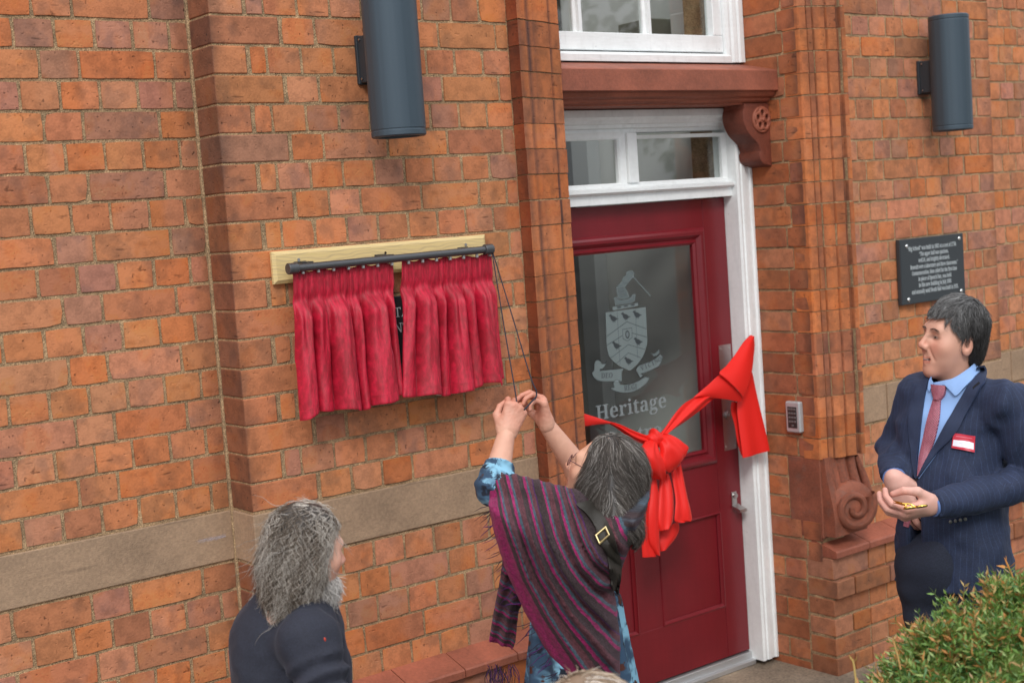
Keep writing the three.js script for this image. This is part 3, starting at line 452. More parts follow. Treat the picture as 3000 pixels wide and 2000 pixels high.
// sash window above
const win = thing('sash_window', 'white painted sash window above the terracotta lintel', 'window');
{
  const y1 = 4.0;
  const post = (x, s) => sweep([[x, -0.36], [x, -0.262], [x + s * 0.014, -0.256], [x + s * 0.03, -0.258], [x + s * 0.034, -0.248], [x + s * 0.05, -0.244], [x + s * 0.060, -0.250], [x + s * 0.066, -0.240], [x + s * 0.09, -0.240], [x + s * 0.09, -0.36]], 'y', 2.632, y1, true, 0.25);
  mesh('frame', [post(2.530, 1), post(1.30, -1)], M.white, win);
  mesh('sill', sweep([[-0.36, 2.634], [-0.236, 2.6285], [-0.235, 2.655], [-0.246, 2.664], [-0.29, 2.673], [-0.36, 2.676]], 'x', 1.22, 2.529), M.white, win);
  mesh('bottom_rail', [bx(1.302, 2.528, 2.677, 2.747, -0.325, -0.276, 0.004)], M.white, win);
  mesh('stile', [bx(2.474, 2.5285, 2.7475, y1, -0.325, -0.277, 0.004), bx(1.302, 1.372, 2.7475, y1, -0.325, -0.277, 0.004)], M.white, win);
  for (const x of [1.733, 2.108]) mesh('glazing_bar', sweep([[x - 0.021, -0.322], [x - 0.021, -0.302], [x - 0.010, -0.296], [x - 0.008, -0.282], [x + 0.008, -0.282], [x + 0.010, -0.296], [x + 0.021, -0.302], [x + 0.021, -0.322]], 'y', 2.7475, y1), M.white, win);
  for (const [a, b] of [[1.373, 1.712], [1.755, 2.086], [2.130, 2.4735]]) mesh('pane', bx(a, b, 2.7475, y1, -0.314, -0.310, 0), M.glass, win);
}
// the room behind: floor, far and side walls, ceiling, an inner lobby wall with its wall fittings
{
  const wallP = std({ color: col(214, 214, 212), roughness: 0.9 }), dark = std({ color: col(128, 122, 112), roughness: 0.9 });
  const room = thing('lobby', 'dim lobby with a roof light seen through the door and window glass', 'room');
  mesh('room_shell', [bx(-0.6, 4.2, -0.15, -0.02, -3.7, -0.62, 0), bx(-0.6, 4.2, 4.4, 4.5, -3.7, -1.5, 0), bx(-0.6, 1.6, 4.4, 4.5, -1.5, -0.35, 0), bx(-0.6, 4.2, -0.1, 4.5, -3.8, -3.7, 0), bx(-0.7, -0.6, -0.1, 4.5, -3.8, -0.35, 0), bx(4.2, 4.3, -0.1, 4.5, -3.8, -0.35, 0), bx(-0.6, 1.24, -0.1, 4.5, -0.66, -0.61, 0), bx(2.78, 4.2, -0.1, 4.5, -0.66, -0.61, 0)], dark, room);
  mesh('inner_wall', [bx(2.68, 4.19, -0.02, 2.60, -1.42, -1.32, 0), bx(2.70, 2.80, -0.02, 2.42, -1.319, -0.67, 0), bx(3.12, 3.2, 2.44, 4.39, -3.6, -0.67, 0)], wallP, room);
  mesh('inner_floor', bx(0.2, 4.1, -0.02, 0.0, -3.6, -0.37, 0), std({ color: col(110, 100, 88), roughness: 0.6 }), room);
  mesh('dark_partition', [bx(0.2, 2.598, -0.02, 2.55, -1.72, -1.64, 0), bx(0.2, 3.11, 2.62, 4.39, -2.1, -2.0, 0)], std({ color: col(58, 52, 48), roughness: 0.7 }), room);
  mesh('door_post', bx(2.60, 2.68, 0, 2.6, -1.40, -1.28, 0.004), std({ color: col(176, 178, 180), roughness: 0.5 }), room);
  mesh('notice_board', [bx(1.0, 1.5, 1.5, 2.0, -2.6, -2.57, 0.003)], std({ color: col(170, 160, 70), roughness: 0.8 }), room);
  mesh('call_point', bx(3.08, 3.17, 1.01, 1.14, -1.319, -1.29, 0.005), std({ color: col(60, 40, 40), roughness: 0.5 }), room);
  mesh('exit_button', [bx(3.215, 3.30, 0.99, 1.13, -1.319, -1.29, 0.005)], std({ color: col(30, 70, 44), roughness: 0.5 }), room);
  mesh('entry_panel', [bx(2.85, 2.97, 1.0, 1.22, -1.319, -1.29, 0.005)], std({ color: col(150, 150, 146), roughness: 0.5 }), room);
  mesh('alarm_box', [bx(2.72, 2.82, 1.07, 1.22, -1.319, -1.28, 0.005)], std({ color: col(170, 30, 40), roughness: 0.5 }), room);
  mesh('junction_box', [bx(2.92, 3.06, 2.83, 2.955, -0.98, -0.88, 0.006)], std({ color: col(225, 225, 222), roughness: 0.5 }), room);
  mesh('cupboard', [bx(2.80, 3.0, 2.74, 2.94, -1.22, -1.0, 0.006)], dark, room);
}
// ---------------------------------------------------------------- wall lamps, plaques, keypad
M.lamp = std({ color: col(70, 84, 95), roughness: 0.48, metalness: 0.35 });
M.lampDark = std({ color: col(52, 58, 64), roughness: 0.6, metalness: 0.2 });
function wallLamp(label, x, y0, y1, yb0, yb1) {
  const t = thing('wall_lamp', label, 'lamp', [x, y0, 0]), h = y1 - y0, r = 0.088, zc = 0.145;
  const prof = [[r - 0.022, 0.012], [r - 0.02, 0.0], [r - 0.004, 0], [r, 0.004], [r, 0.018], [r - 0.0015, 0.020], [r - 0.0015, 0.023], [r, 0.025], [r, h - 0.025], [r - 0.0015, h - 0.023], [r - 0.0015, h - 0.02], [r, h - 0.018], [r, h - 0.004], [r - 0.004, h], [r - 0.02, h], [r - 0.022, h - 0.012]].map(([a, b]) => new THREE.Vector2(a, b));
  const body = toCreasedNormals(new THREE.LatheGeometry(prof, 64), 0.5); body.translate(0, 0, zc); mesh('lamp_body', body, M.lamp, t);
  for (const [yy, s] of [[0.011, 0], [h - 0.011, 1]]) { const d = new THREE.CylinderGeometry(r - 0.021, r - 0.021, 0.004, 40); d.translate(0, yy, zc); mesh('lens', d, std({ color: col(70, 72, 74), roughness: 0.25 }), t); }
  const br = mesh('bracket', [bx(-0.05, 0.05, yb0 - y0, yb1 - y0, 0.0, 0.014, 0.003), bx(-0.045, 0.045, yb0 - y0 + 0.004, yb1 - y0 - 0.004, 0.013, 0.075, 0.003)], M.lampDark, t);
  mesh('screw', [[yb0 + 0.016], [yb1 - 0.016]].map(([y]) => cyl([-0.047, y - y0, 0.03], [-0.051, y - y0, 0.03], 0.0035, 8)), M.steel, br);
}
wallLamp('tall grey cylinder wall lamp above the curtain rail, cut by the picture top', 0.556, 2.327, 2.827, 2.508, 2.665);
wallLamp('tall grey cylinder wall lamp above the black plaque on the right pier', 3.535, 2.288, 2.797, 2.464, 2.614);
const slate = std({ color: col(58, 62, 66), roughness: 0.42 });
function plaque(name, label, x0, x1, y0, y1, zf, draw, pxs, studs) {
  const t = thing(name, label, 'plaque', [x0, y0, 0]), w = x1 - x0, h = y1 - y0;
  mesh('slab', bx(0, w, 0, h, 0.006, zf - 0.001, 0.003), slate, t);
  const p = new THREE.PlaneGeometry(w - 0.008, h - 0.008); p.translate(w / 2, h / 2, zf); mesh('lettering', p, std({ map: canvasTex(Math.round(w * pxs), Math.round(h * pxs), draw), roughness: 0.45 }), t);
  for (const [a, b] of studs || []) { const s = new THREE.SphereGeometry(0.0095, 14, 8); s.scale(1, 1, 0.6); s.translate(a * w, b * h, zf + 0.001); mesh('stud', s, std({ color: new THREE.Color(0.85, 0.86, 0.85), metalness: 1, roughness: 0.15 }), t); }
}
plaque('wall_plaque', 'black slate plaque of white lettering with four studs above the man', 3.268, 3.752, 1.524, 1.819, 0.028, (g, w, h) => {
  g.fillStyle = 'rgb(56,61,65)'; g.fillRect(0, 0, w, h); g.fillStyle = 'rgb(200,208,210)'; g.textAlign = 'center'; g.textBaseline = 'alphabetic';
  const L = ['\u201cBig School\u201d was built in 1883 at a cost of \u00a3750.', '\u201cThe upper hall was spacious,', 'well lit, and brightly decorated.', 'Beneath were a laboratory and three classrooms.\u201d', 'Commemoration, then called for the first time', 'in place of Speech Day, was held', 'in this new building in July 1883', 'and annually until Heath Hall was built in 1931.'];
  const W = [0.78, 0.47, 0.50, 0.76, 0.72, 0.53, 0.52, 0.75];
  L.forEach((s, i) => { g.font = `bold ${h * 0.092}px serif`; const m = g.measureText(s).width; g.save(); g.translate(w * (0.5 + (i === 0 ? 0.0 : 0.02)), h * (0.175 + i * 0.098)); g.scale(w * W[i] / m, 1); g.fillText(s, 0, 0); g.restore(); });
}, 1500, [[0.1, 0.89], [0.925, 0.92], [0.095, 0.075], [0.925, 0.09]]);
plaque('wall_plaque', 'black plaque with white capitals half hidden behind the crimson curtains', 0.20, 0.915, 1.52, 1.814, 0.016, (g, w, h) => {
  g.fillStyle = 'rgb(40,42,46)'; g.fillRect(0, 0, w, h); g.fillStyle = 'rgb(200,205,208)'; g.textAlign = 'left'; g.textBaseline = 'middle'; g.font = `${h * 0.155}px serif`;
  const x = (X) => (X - 0.204) / 0.707 * w, yy = (Y) => (1.81 - Y) / 0.286 * h; const s = 'HERITAGE', up = g.measureText('HERI').width, tw = g.measureText('T').width; g.fillText(s, x(0.582) - up - tw / 2, yy(1.760)); const up2 = g.measureText('CEN').width; g.fillText('CENTRE', x(0.596) - up2 + 2, yy(1.708));
}, 1400);
{
  const t = thing('door_keypad', 'silver door keypad with black buttons on the brick reveal', 'keypad', [2.608, 1.043, -0.061]);
  const g = new RoundedBoxGeometry(0.028, 0.134, 0.078, 3, 0.008); g.translate(0, 0.067, 0); mesh('housing', g, std({ color: col(186, 190, 192), roughness: 0.4, metalness: 0.3 }), t);
  mesh('key_field', bx(-0.0155, -0.013, 0.020, 0.112, -0.026, 0.024, 0.001, 2), std({ color: col(52, 50, 50), roughness: 0.5 }), t);
  for (let r = 0; r < 5; r++) for (let c = 0; c < 3; c++) if (r || c === 1) { const k = new RoundedBoxGeometry(0.004, r ? 0.0085 : 0.007, 0.0115, 2, 0.0018); k.translate(-0.0155, 0.030 + r * 0.0178, -0.0155 + c * 0.0145); mesh('button', k, std({ color: col(122, 124, 124), roughness: 0.4, metalness: 0.4 }), t); }
}
// ---------------------------------------------------------------- unveiling rail: board, pole, two curtains, draw cord
{
  const woodTex = tex(1024, (u, v) => { const w = v * 34 + fbm(u * 2.0, v * 6, 6, 3, 71) * 5.5, r = Math.abs((w % 1) - 0.5) * 2, f = fbm(u * 8, v * 220, 220, 2, 77); const k = 0.94 - 0.10 * Math.pow(r, 3) + (f - 0.5) * 0.10; return [k * 0.93, k * 0.82, k * 0.60 - 0.03 * (1 - r)]; }, true, 0.36);
  M.pine = std({ map: woodTex, roughness: 0.55 });
  const t = thing('backboard', 'pale pine board screwed to the wall behind the curtain pole', 'board', [0.132, 1.892, 0]);
  const w = 0.832, h = 0.1015, b = 0.011; const S = new THREE.Shape([[b, b], [w - b, b], [w - b, h - b], [b, h - b]].map((p) => new THREE.Vector2(...p)));
  const g = new THREE.ExtrudeGeometry(S, { depth: 0.010, bevelEnabled: true, bevelSize: b, bevelThickness: 0.007, bevelSegments: 1 }); g.translate(0, 0, 0.008); mesh('plank', boxUV(g), M.pine, t);
  for (const [x, y] of [[0.09, 0.07], [0.742, 0.072]]) mesh('screw', cyl([x, y, 0.024], [x, y, 0.0268], 0.0052, 12), M.steel, t);
  mesh('screw_hole', cyl([0.415, 0.068, 0.0235], [0.415, 0.068, 0.0257], 0.0045, 10), std({ color: col(40, 26, 18), roughness: 1 }), t);
}
const poleM = std({ color: col(92, 93, 96), roughness: 0.42, metalness: 0.6 });
{
  const t = thing('curtain_pole', 'grey metal curtain pole with capped ends on the pine board', 'curtain pole', [0, 0, 0]);
  const pz = 0.078, ya = 1.938, yb = 1.943; mesh('rod', cyl([0.165, ya, pz], [0.932, yb, pz], 0.0125, 24), poleM, t);
  for (const [x, y, s] of [[0.152, ya, 1], [0.946, yb, -1]]) { const g = toCreasedNormals(new THREE.LatheGeometry([[0.0001, 0], [0.0165, 0], [0.0178, 0.0015], [0.0178, 0.032], [0.0165, 0.0335], [0.0130, 0.0345]].map((p) => new THREE.Vector2(...p)), 32), 0.4); g.rotateZ(s > 0 ? -Math.PI / 2 : Math.PI / 2); g.translate(x, y, pz); mesh('end_cap', g, poleM, t); }
  for (const x of [0.225, 0.525, 0.86]) mesh('pole_bracket', [bx(x - 0.022, x + 0.022, 1.945, 1.957, 0.0255, 0.029, 0.001), bx(x - 0.02, x + 0.02, 1.951, 1.955, 0.028, 0.078, 0.001)], std({ color: col(42, 42, 44), roughness: 0.5 }), t);
  const hook = []; for (let i = 0; i < 7; i++) hook.push([0.205 + i * 0.055], [0.60 + i * 0.056]);
  mesh('glider', hook.map(([x]) => bx(x - 0.004, x + 0.004, 1.918, 1.932, 0.072, 0.082, 0.002)), std({ color: col(150, 150, 150), roughness: 0.5 }), t);
}
const velvetTex = tex(1024, (u, v) => { // nap brushed this way and that: soft paler patches drawn down the cloth
  const a = fbm(u * 6 + 1.2 * fbm(u * 5, v * 5, 5, 3, 90), v * 4, 6, 4, 87), f = fbm(u * 90, v * 60, 90, 2, 95), cr = fbm(u * 44 + 1.2 * fbm(u * 6, v * 6, 6, 2, 50), v * 20, 44, 3, 99); const k = clamp(sstep(0.30, 0.74, a * 0.45 + cr * 0.55)); const c = mix3([0.62, 0.038, 0.14], [0.80, 0.085, 0.225], k); const g = 0.95 + (f - 0.5) * 0.18; return c.map((x) => x * g); }, true, 0.42);
M.velvet = phys({ map: velvetTex, roughness: 0.58, sheen: 1, sheenColor: new THREE.Color(0.85, 0.18, 0.34), sheenRoughness: 0.3 });
M.lining = std({ color: col(225, 222, 220), roughness: 0.8 });
function curtain(label, top, bottom, yT, yB, seed, folds, sag) {
  const R = rng(seed), nx = 220, ny = 64, P = [], uv = [], idx = [], pl = []; for (let i = 0; i < 24; i++) pl.push([R(), R(), R()]);
  const ph = R() * 6, hem = (u) => yB(u) + 0.008 * Math.sin(u * 9 + ph) + 0.004 * Math.sin(u * 23 + ph * 3);
  const wave = (u, v) => { // pencil pleats at the heading, a few deep folds below
    const k = sstep(0.16, 0.34, v); let uu = u + 0.012 * Math.sin(u * 13 + ph);
    const pn = Math.sin(uu * Math.PI * 2 * 15 + 1.5 * Math.sin(uu * 9 + ph)), pleat = (Math.abs(pn) < 0.25 ? pn * 2 : Math.sign(pn) * 0.5) * 0.0050 * (0.6 + 0.8 * noise3(uu * 9, seed, 1));
    // folds: rounded ridges that swell towards the hem, with tight valleys between
    let f = 0; for (const [c, w, a] of folds) { const d = Math.abs((uu + 0.03 * (v - 0.6) * Math.sin(c * 40) - c) / (w * (0.66 + 0.42 * v))); f = Math.max(f, a * Math.sqrt(Math.max(0, 1 - d * d))); }
    const mid = 0.008 * Math.sin(uu * 62 + ph + 3 * v) * sstep(0.85, 0.25, v) * k + 0.004 * noise3(uu * 22, v * 4, seed);
    const crush = 0.0007 * noise3(uu * 40, v * 18, seed + 3) * k;
    return pleat * (1 - sstep(0.17, 0.27, v)) + k * (f * (0.34 + 1.15 * v) + mid) + crush - 0.007 * Math.exp(-(((v - 0.21) / 0.04) ** 2)); };
  const at2 = (u, v) => { const x = lerp(lerp(top[0], top[1], u), lerp(bottom[0], bottom[1], u), Math.pow(v, 1.25)), y = lerp(yT(u), hem(u), v) - (v > 0.9 ? 0 : 0); return [x, y, 0.066 + wave(u, v) + 0.004 * v]; };
  for (const back of [0, 1]) for (let j = 0; j <= ny; j++) for (let i = 0; i <= nx; i++) { const p = at2(i / nx, j / ny); P.push(p[0], p[1], p[2] - back * 0.0035); uv.push(i / nx * 0.75 + seed * 0.13, j / ny * 0.45); }
  const n1 = (nx + 1) * (ny + 1), q = (a, b, c, d) => idx.push(a, b, c, a, c, d);
  for (let j = 0; j < ny; j++) for (let i = 0; i < nx; i++) { const a = j * (nx + 1) + i; q(a, a + nx + 1, a + nx + 2, a + 1); }
  const front = idx.length; const rim = [];
  for (let i = 0; i < nx; i++) { const a = ny * (nx + 1) + i; q(a, a + n1, a + n1 + 1, a + 1); q(i + 1, i + 1 + n1, i + n1, i); }
  for (let j = 0; j < ny; j++) { const a = j * (nx + 1); q(a, a + n1, a + nx + 1 + n1, a + nx + 1); const b = a + nx; q(b + nx + 1, b + nx + 1 + n1, b + n1, b); }
  const t = thing('curtain', label, 'curtain', [0, 0, 0]);
  const mk = (ix) => { const g = new THREE.BufferGeometry(); g.setAttribute('position', new THREE.Float32BufferAttribute(P, 3)); g.setAttribute('uv', new THREE.Float32BufferAttribute(uv, 2)); g.setIndex(ix); g.computeVertexNormals(); return g; };
  mesh('drape', mk(idx), M.velvet, t);
  const li = []; for (let j = 0; j < ny; j++) for (let i = 0; i < nx; i++) { const a = n1 + j * (nx + 1) + i; li.push(a, a + 1, a + nx + 2, a, a + nx + 2, a + nx + 1); }
  mesh('lining', mk(li), M.lining, t);
  const tape = []; for (let i = 0; i < 2; i++) { const u = 0.24 + i * 0.70, p = at2(u, 0.02); tape.push(bx(p[0] - 0.014, p[0] + 0.012, p[1] - 0.002, p[1] + 0.010, p[2] - 0.012, p[2] - 0.0045, 0.001)); } mesh('heading_tape', tape, M.lining, t);
}
curtain('left crimson velvet curtain hanging from the grey pole', [0.177, 0.545], [0.134, 0.528], (u) => 1.9265 + 0.003 * Math.sin(u * 30), (u) => lerp(1.478, 1.488, u), 5,
  [[0.085, 0.10, 0.05], [0.25, 0.07, 0.036], [0.43, 0.115, 0.062], [0.60, 0.06, 0.040], [0.78, 0.125, 0.06], [0.95, 0.055, 0.030]]);
curtain('right crimson velvet curtain hanging from the grey pole beside the cord', [0.582, 0.950], [0.507, 0.952], (u) => 1.929 - 0.006 * u + 0.003 * Math.sin(u * 28 + 1), (u) => u > 0.86 ? lerp(1.474, 1.50, sstep(0.86, 0.9, u)) : 1.484, 6,
  [[0.07, 0.085, 0.045], [0.235, 0.10, 0.062], [0.40, 0.06, 0.036], [0.555, 0.105, 0.06], [0.70, 0.055, 0.04], [0.84, 0.09, 0.055], [0.97, 0.045, 0.022]]);
M.cord = std({ color: col(38, 36, 48), roughness: 0.8 });
// ---------------------------------------------------------------- satin ribbon tied across the door
M.satin = phys({ color: new THREE.Color(0.82, 0.022, 0.016), roughness: 0.5, sheen: 0.5, sheenColor: new THREE.Color(1, 0.3, 0.24), sheenRoughness: 0.5, specularIntensity: 0.6 });
// strip of cloth between two edge lines, given as points of the photograph and depth in the place (z of the wall's frame); bulges between its edges
function zPt(px, py, z) { const a = at(px, py, 1), d = a.sub(camC), k = (z - camC.z) / d.z; return camC.clone().addScaledVector(d, k); }
function strip(rows, n = 14, m = 8, bulge = 0.012, th = 0.0015, wr = 0.0) {
  const L = new THREE.CatmullRomCurve3(rows.map((r) => zPt(r[0], r[1], r[4])), false, 'centripetal'), Rr = new THREE.CatmullRomCurve3(rows.map((r) => zPt(r[2], r[3], r[5] ?? r[4])), false, 'centripetal');
  const P = [], idx = [], N = n + 1, Mm = m + 1; const F = [];
  for (let j = 0; j <= n; j++) { const a = L.getPoint(j / n), b = Rr.getPoint(j / n); for (let i = 0; i <= m; i++) { const s = i / m, p = a.clone().lerp(b, s); const k = Math.sin(Math.PI * s); const bb = typeof bulge === 'function' ? bulge(s, j / n) : bulge * k; const dir = camC.clone().sub(p).normalize(); p.addScaledVector(V(0, 0, 1).lerp(dir, 0.5).normalize(), bb + wr * Math.sin(s * 19 + j * 0.35) * k); F.push(p); } }
  for (const p of F) P.push(p.x, p.y, p.z); for (const p of F) P.push(p.x - 0.0002, p.y, p.z - th);
  const o = N * Mm, q = (a, b, c, d) => idx.push(a, b, c, a, c, d);
  for (let j = 0; j < n; j++) for (let i = 0; i < m; i++) { const a = j * Mm + i; q(a, a + Mm, a + Mm + 1, a + 1); q(o + a, o + a + 1, o + a + Mm + 1, o + a + Mm); }
  for (let j = 0; j < n; j++) { const a = j * Mm; q(a, a + o, a + o + Mm, a + Mm); const b = a + m; q(b, b + Mm, b + Mm + o, b + o); }
  for (let i = 0; i < m; i++) { q(i, i + 1, i + 1 + o, i + o); const b = n * Mm + i; q(b, b + o, b + o + 1, b + 1); }
  const g = new THREE.BufferGeometry(); g.setAttribute('position', new THREE.Float32BufferAttribute(P, 3)); g.setIndex(idx); g.computeVertexNormals(); return g;
}
{
  const t = thing('ribbon', 'scarlet satin ribbon tied in a bow across the crimson door', 'ribbon');
  const X = (x) => 1680 + x / 2.24, Y = (y) => 960 + y / 2.24, rw = (a) => a.map(([x1, y1, x2, y2, z, z2]) => [X(x1), Y(y1), X(x2), Y(y2), z, z2]);
  mesh('ribbon_band', [
    strip(rw([[10, 545, 10, 645, -0.03], [70, 562, 75, 645, -0.06], [160, 590, 165, 634, -0.09], [238, 616, 245, 630, -0.12]]), 14, 8, 0.006),
    strip(rw([[225, 612, 240, 632, -0.13], [300, 632, 300, 668, -0.135], [380, 668, 380, 728, -0.14], [440, 692, 450, 760, -0.145], [505, 714, 505, 770, -0.145]]), 18, 10, (s, v) => 0.010 * Math.sin(Math.PI * s) + 0.006 * Math.sin(s * 11 + 1)),
  ], M.satin, t);
  mesh('ribbon_band', [
    strip(rw([[560, 705, 612, 700, -0.14], [600, 655, 655, 672, -0.15], [665, 560, 745, 612, -0.165], [720, 500, 850, 530, -0.18], [800, 452, 920, 468, -0.19], [900, 400, 1000, 440, -0.20]]), 24, 12, (s, v) => 0.012 * Math.sin(Math.PI * s) + 0.008 * Math.sin(s * 10 + v * 3)),
    strip(rw([[790, 455, 815, 452, -0.185], [880, 380, 930, 462, -0.175], [960, 310, 1010, 470, -0.165], [975, 308, 1095, 484, -0.160], [985, 318, 1118, 468, -0.158]]), 20, 12, (s, v) => 0.014 * Math.sin(Math.PI * s) * (0.4 + v)),
    strip(rw([[1162, 48, 1186, 62, -0.226], [1120, 92, 1191, 98, -0.215], [1060, 180, 1186, 175, -0.195], [1005, 250, 1172, 290, -0.170], [960, 298, 1140, 400, -0.150], [985, 325, 1118, 456, -0.146]]), 24, 12, (s, v) => 0.020 * Math.sin(Math.PI * s)),
    strip(rw([[1150, 70, 1172, 46, -0.224], [1140, 105, 1182, 80, -0.214], [1118, 140, 1190, 128, -0.206], [1110, 152, 1188, 160, -0.204]]), 12, 8, 0.012),
  ], M.satin, t);
  mesh('ribbon_tail', [
    strip(rw([[1130, 250, 1178, 300, -0.212], [1085, 420, 1200, 420, -0.208], [1075, 520, 1222, 520, -0.20], [1085, 640, 1250, 640, -0.192], [1100, 760, 1272, 740, -0.186], [1110, 853, 1284, 806, -0.184]]), 24, 14, (s, v) => 0.012 * Math.sin(Math.PI * s) + 0.010 * Math.sin(s * 7.5 + 0.4) * v),
    strip(rw([[1040, 485, 1085, 490, -0.226], [1034, 530, 1088, 540, -0.226], [1060, 640, 1100, 640, -0.222], [1080, 760, 1110, 760, -0.218], [1106, 838, 1118, 836, -0.214]]), 14, 6, 0.008),
  ], M.satin, t);
  const kn = new THREE.SphereGeometry(0.036, 28, 20); { const p = kn.attributes.position; for (let i = 0; i < p.count; i++) { const x = p.getX(i), y = p.getY(i), z = p.getZ(i), a = Math.atan2(y, x * 1.2 + 0.01), k = 1 + 0.12 * Math.sin(x * 160 + y * 60) + 0.05 * Math.sin(a * 5); p.setXYZ(i, x * k * 1.0, y * k * 1.05, z * k * 0.9); } kn.computeVertexNormals(); const c = zPt(X(535), Y(728), -0.135); kn.translate(c.x, c.y, c.z); }
  mesh('knot', kn, M.satin, t);
  // the bow's loops: closed cloth bags, fuller at the fold
  mesh('bow_loop', [
    strip(rw([[505, 735, 545, 755, -0.12], [462, 775, 565, 800, -0.10], [438, 830, 590, 870, -0.085], [452, 905, 604, 930, -0.085], [480, 962, 606, 965, -0.095], [540, 990, 598, 1008, -0.115]]), 24, 14, (s, v) => (0.026 * Math.sin(Math.PI * s) + 0.007 * Math.sin(s * 15 + 1) * (1 - v)) * Math.sin(Math.PI * Math.min(1, 0.15 + v * 0.8)) + 0.006 * noise3(s * 5, v * 4, 3)),
    strip(rw([[490, 720, 510, 740, -0.14], [455, 770, 470, 780, -0.13], [420, 808, 450, 830, -0.12]]), 10, 6, 0.008),
  ], M.satin, t);
  mesh('bow_loop', [
    strip(rw([[560, 745, 592, 690, -0.12], [570, 790, 640, 702, -0.105], [578, 860, 705, 740, -0.09], [598, 920, 748, 790, -0.085], [630, 950, 735, 838, -0.095], [662, 932, 700, 890, -0.11]]), 24, 14, (s, v) => (0.025 * Math.sin(Math.PI * s) + 0.007 * Math.sin(s * 14) * (1 - v)) * Math.sin(Math.PI * Math.min(1, 0.15 + v * 0.8)) + 0.006 * noise3(s * 5, v * 4, 8)),
    strip(rw([[600, 700, 615, 692, -0.13], [680, 742, 690, 735, -0.125], [735, 792, 758, 785, -0.12], [728, 815, 752, 806, -0.12]]), 12, 6, 0.005),
  ], M.satin, t);
  mesh('ribbon_tail', [
    strip(rw([[480, 980, 530, 1000, -0.15], [462, 1080, 515, 1100, -0.14], [440, 1200, 505, 1220, -0.13], [446, 1350, 510, 1360, -0.125], [455, 1506, 545, 1500, -0.12]]), 22, 10, (s, v) => 0.010 * Math.sin(Math.PI * s) + 0.004 * Math.sin(s * 9)),
    strip(rw([[510, 980, 545, 990, -0.135], [508, 1090, 560, 1090, -0.125], [494, 1230, 562, 1220, -0.115], [496, 1350, 566, 1360, -0.112], [505, 1420, 568, 1440, -0.112], [540, 1488, 571, 1497, -0.114]]), 22, 10, 0.012),
    strip(rw([[570, 985, 625, 950, -0.15], [560, 1090, 655, 1050, -0.135], [556, 1200, 665, 1180, -0.12], [556, 1280, 655, 1280, -0.115], [566, 1332, 636, 1312, -0.115]]), 20, 12, (s, v) => 0.016 * Math.sin(Math.PI * s) * (0.3 + v) + 0.007 * Math.sin(s * 10 + v)),
    strip(rw([[575, 1310, 690, 1270, -0.16], [570, 1370, 696, 1320, -0.155], [570, 1420, 668, 1385, -0.15], [572, 1466, 612, 1452, -0.15]]), 14, 10, 0.016),
    strip(rw([[640, 950, 708, 885, -0.15], [655, 1040, 730, 1000, -0.135], [668, 1130, 752, 1110, -0.12], [664, 1210, 772, 1190, -0.11], [664, 1268, 782, 1256, -0.108], [705, 1280, 778, 1264, -0.108]]), 22, 12, (s, v) => 0.013 * Math.sin(Math.PI * s) + 0.008 * Math.sin(s * 9 + 1)),
  ], M.satin, t);
}
// ---------------------------------------------------------------- bodies: signed distances meshed on a grid
const VR = V(0.787, 0, 0.617).normalize(), VT = V(-0.617, 0, 0.787).normalize(), UP = V(0, 1, 0); // across the picture, towards the viewer, up
const dir3 = (r, u, t) => V().addScaledVector(VR, r).addScaledVector(UP, u).addScaledVector(VT, t).normalize();
const smin = (a, b, k) => { const h = Math.max(k - Math.abs(a - b), 0) / k; return Math.min(a, b) - h * h * k * 0.25; };
const smax = (a, b, k) => -smin(-a, -b, k);
function cap(a, b, ra, rb) { const dx = b.x - a.x, dy = b.y - a.y, dz = b.z - a.z, l2 = dx * dx + dy * dy + dz * dz || 1e-9; return (x, y, z) => { const px = x - a.x, py = y - a.y, pz = z - a.z; let t = (px * dx + py * dy + pz * dz) / l2; t = t < 0 ? 0 : t > 1 ? 1 : t; const qx = px - dx * t, qy = py - dy * t, qz = pz - dz * t; return Math.sqrt(qx * qx + qy * qy + qz * qz) - (ra + (rb - ra) * t); }; }
function ell(c, r) { return (x, y, z) => { const ax = (x - c.x) / r.x, ay = (y - c.y) / r.y, az = (z - c.z) / r.z, k0 = Math.sqrt(ax * ax + ay * ay + az * az), bx_ = ax / r.x, by = ay / r.y, bz = az / r.z, k1 = Math.sqrt(bx_ * bx_ + by * by + bz * bz) || 1e-6; return k0 * (k0 - 1) / k1; }; }
function uni(list, k) { return (x, y, z) => { let d = list[0](x, y, z); for (let i = 1; i < list.length; i++) d = smin(d, list[i](x, y, z), k); return d; }; }
// a local frame: origin o, axes X, Y, Z (orthonormal)
function frame3(o, Z, Yh) { const z = Z.clone().normalize(), x = Yh.clone().cross(z).normalize(), y = z.clone().cross(x); return { o, x, y, z, to: (f) => (px, py, pz) => { const a = px - o.x, b = py - o.y, c = pz - o.z; return f(a * x.x + b * x.y + c * x.z, a * y.x + b * y.y + c * y.z, a * z.x + b * z.y + c * z.z); }, loc: (p) => { const q = p.clone().sub(o); return V(q.dot(x), q.dot(y), q.dot(z)); }, w: (a, b, c) => V().copy(o).addScaledVector(x, a).addScaledVector(y, b).addScaledVector(z, c), d: (a, b, c) => V().addScaledVector(x, a).addScaledVector(y, b).addScaledVector(z, c) }; }
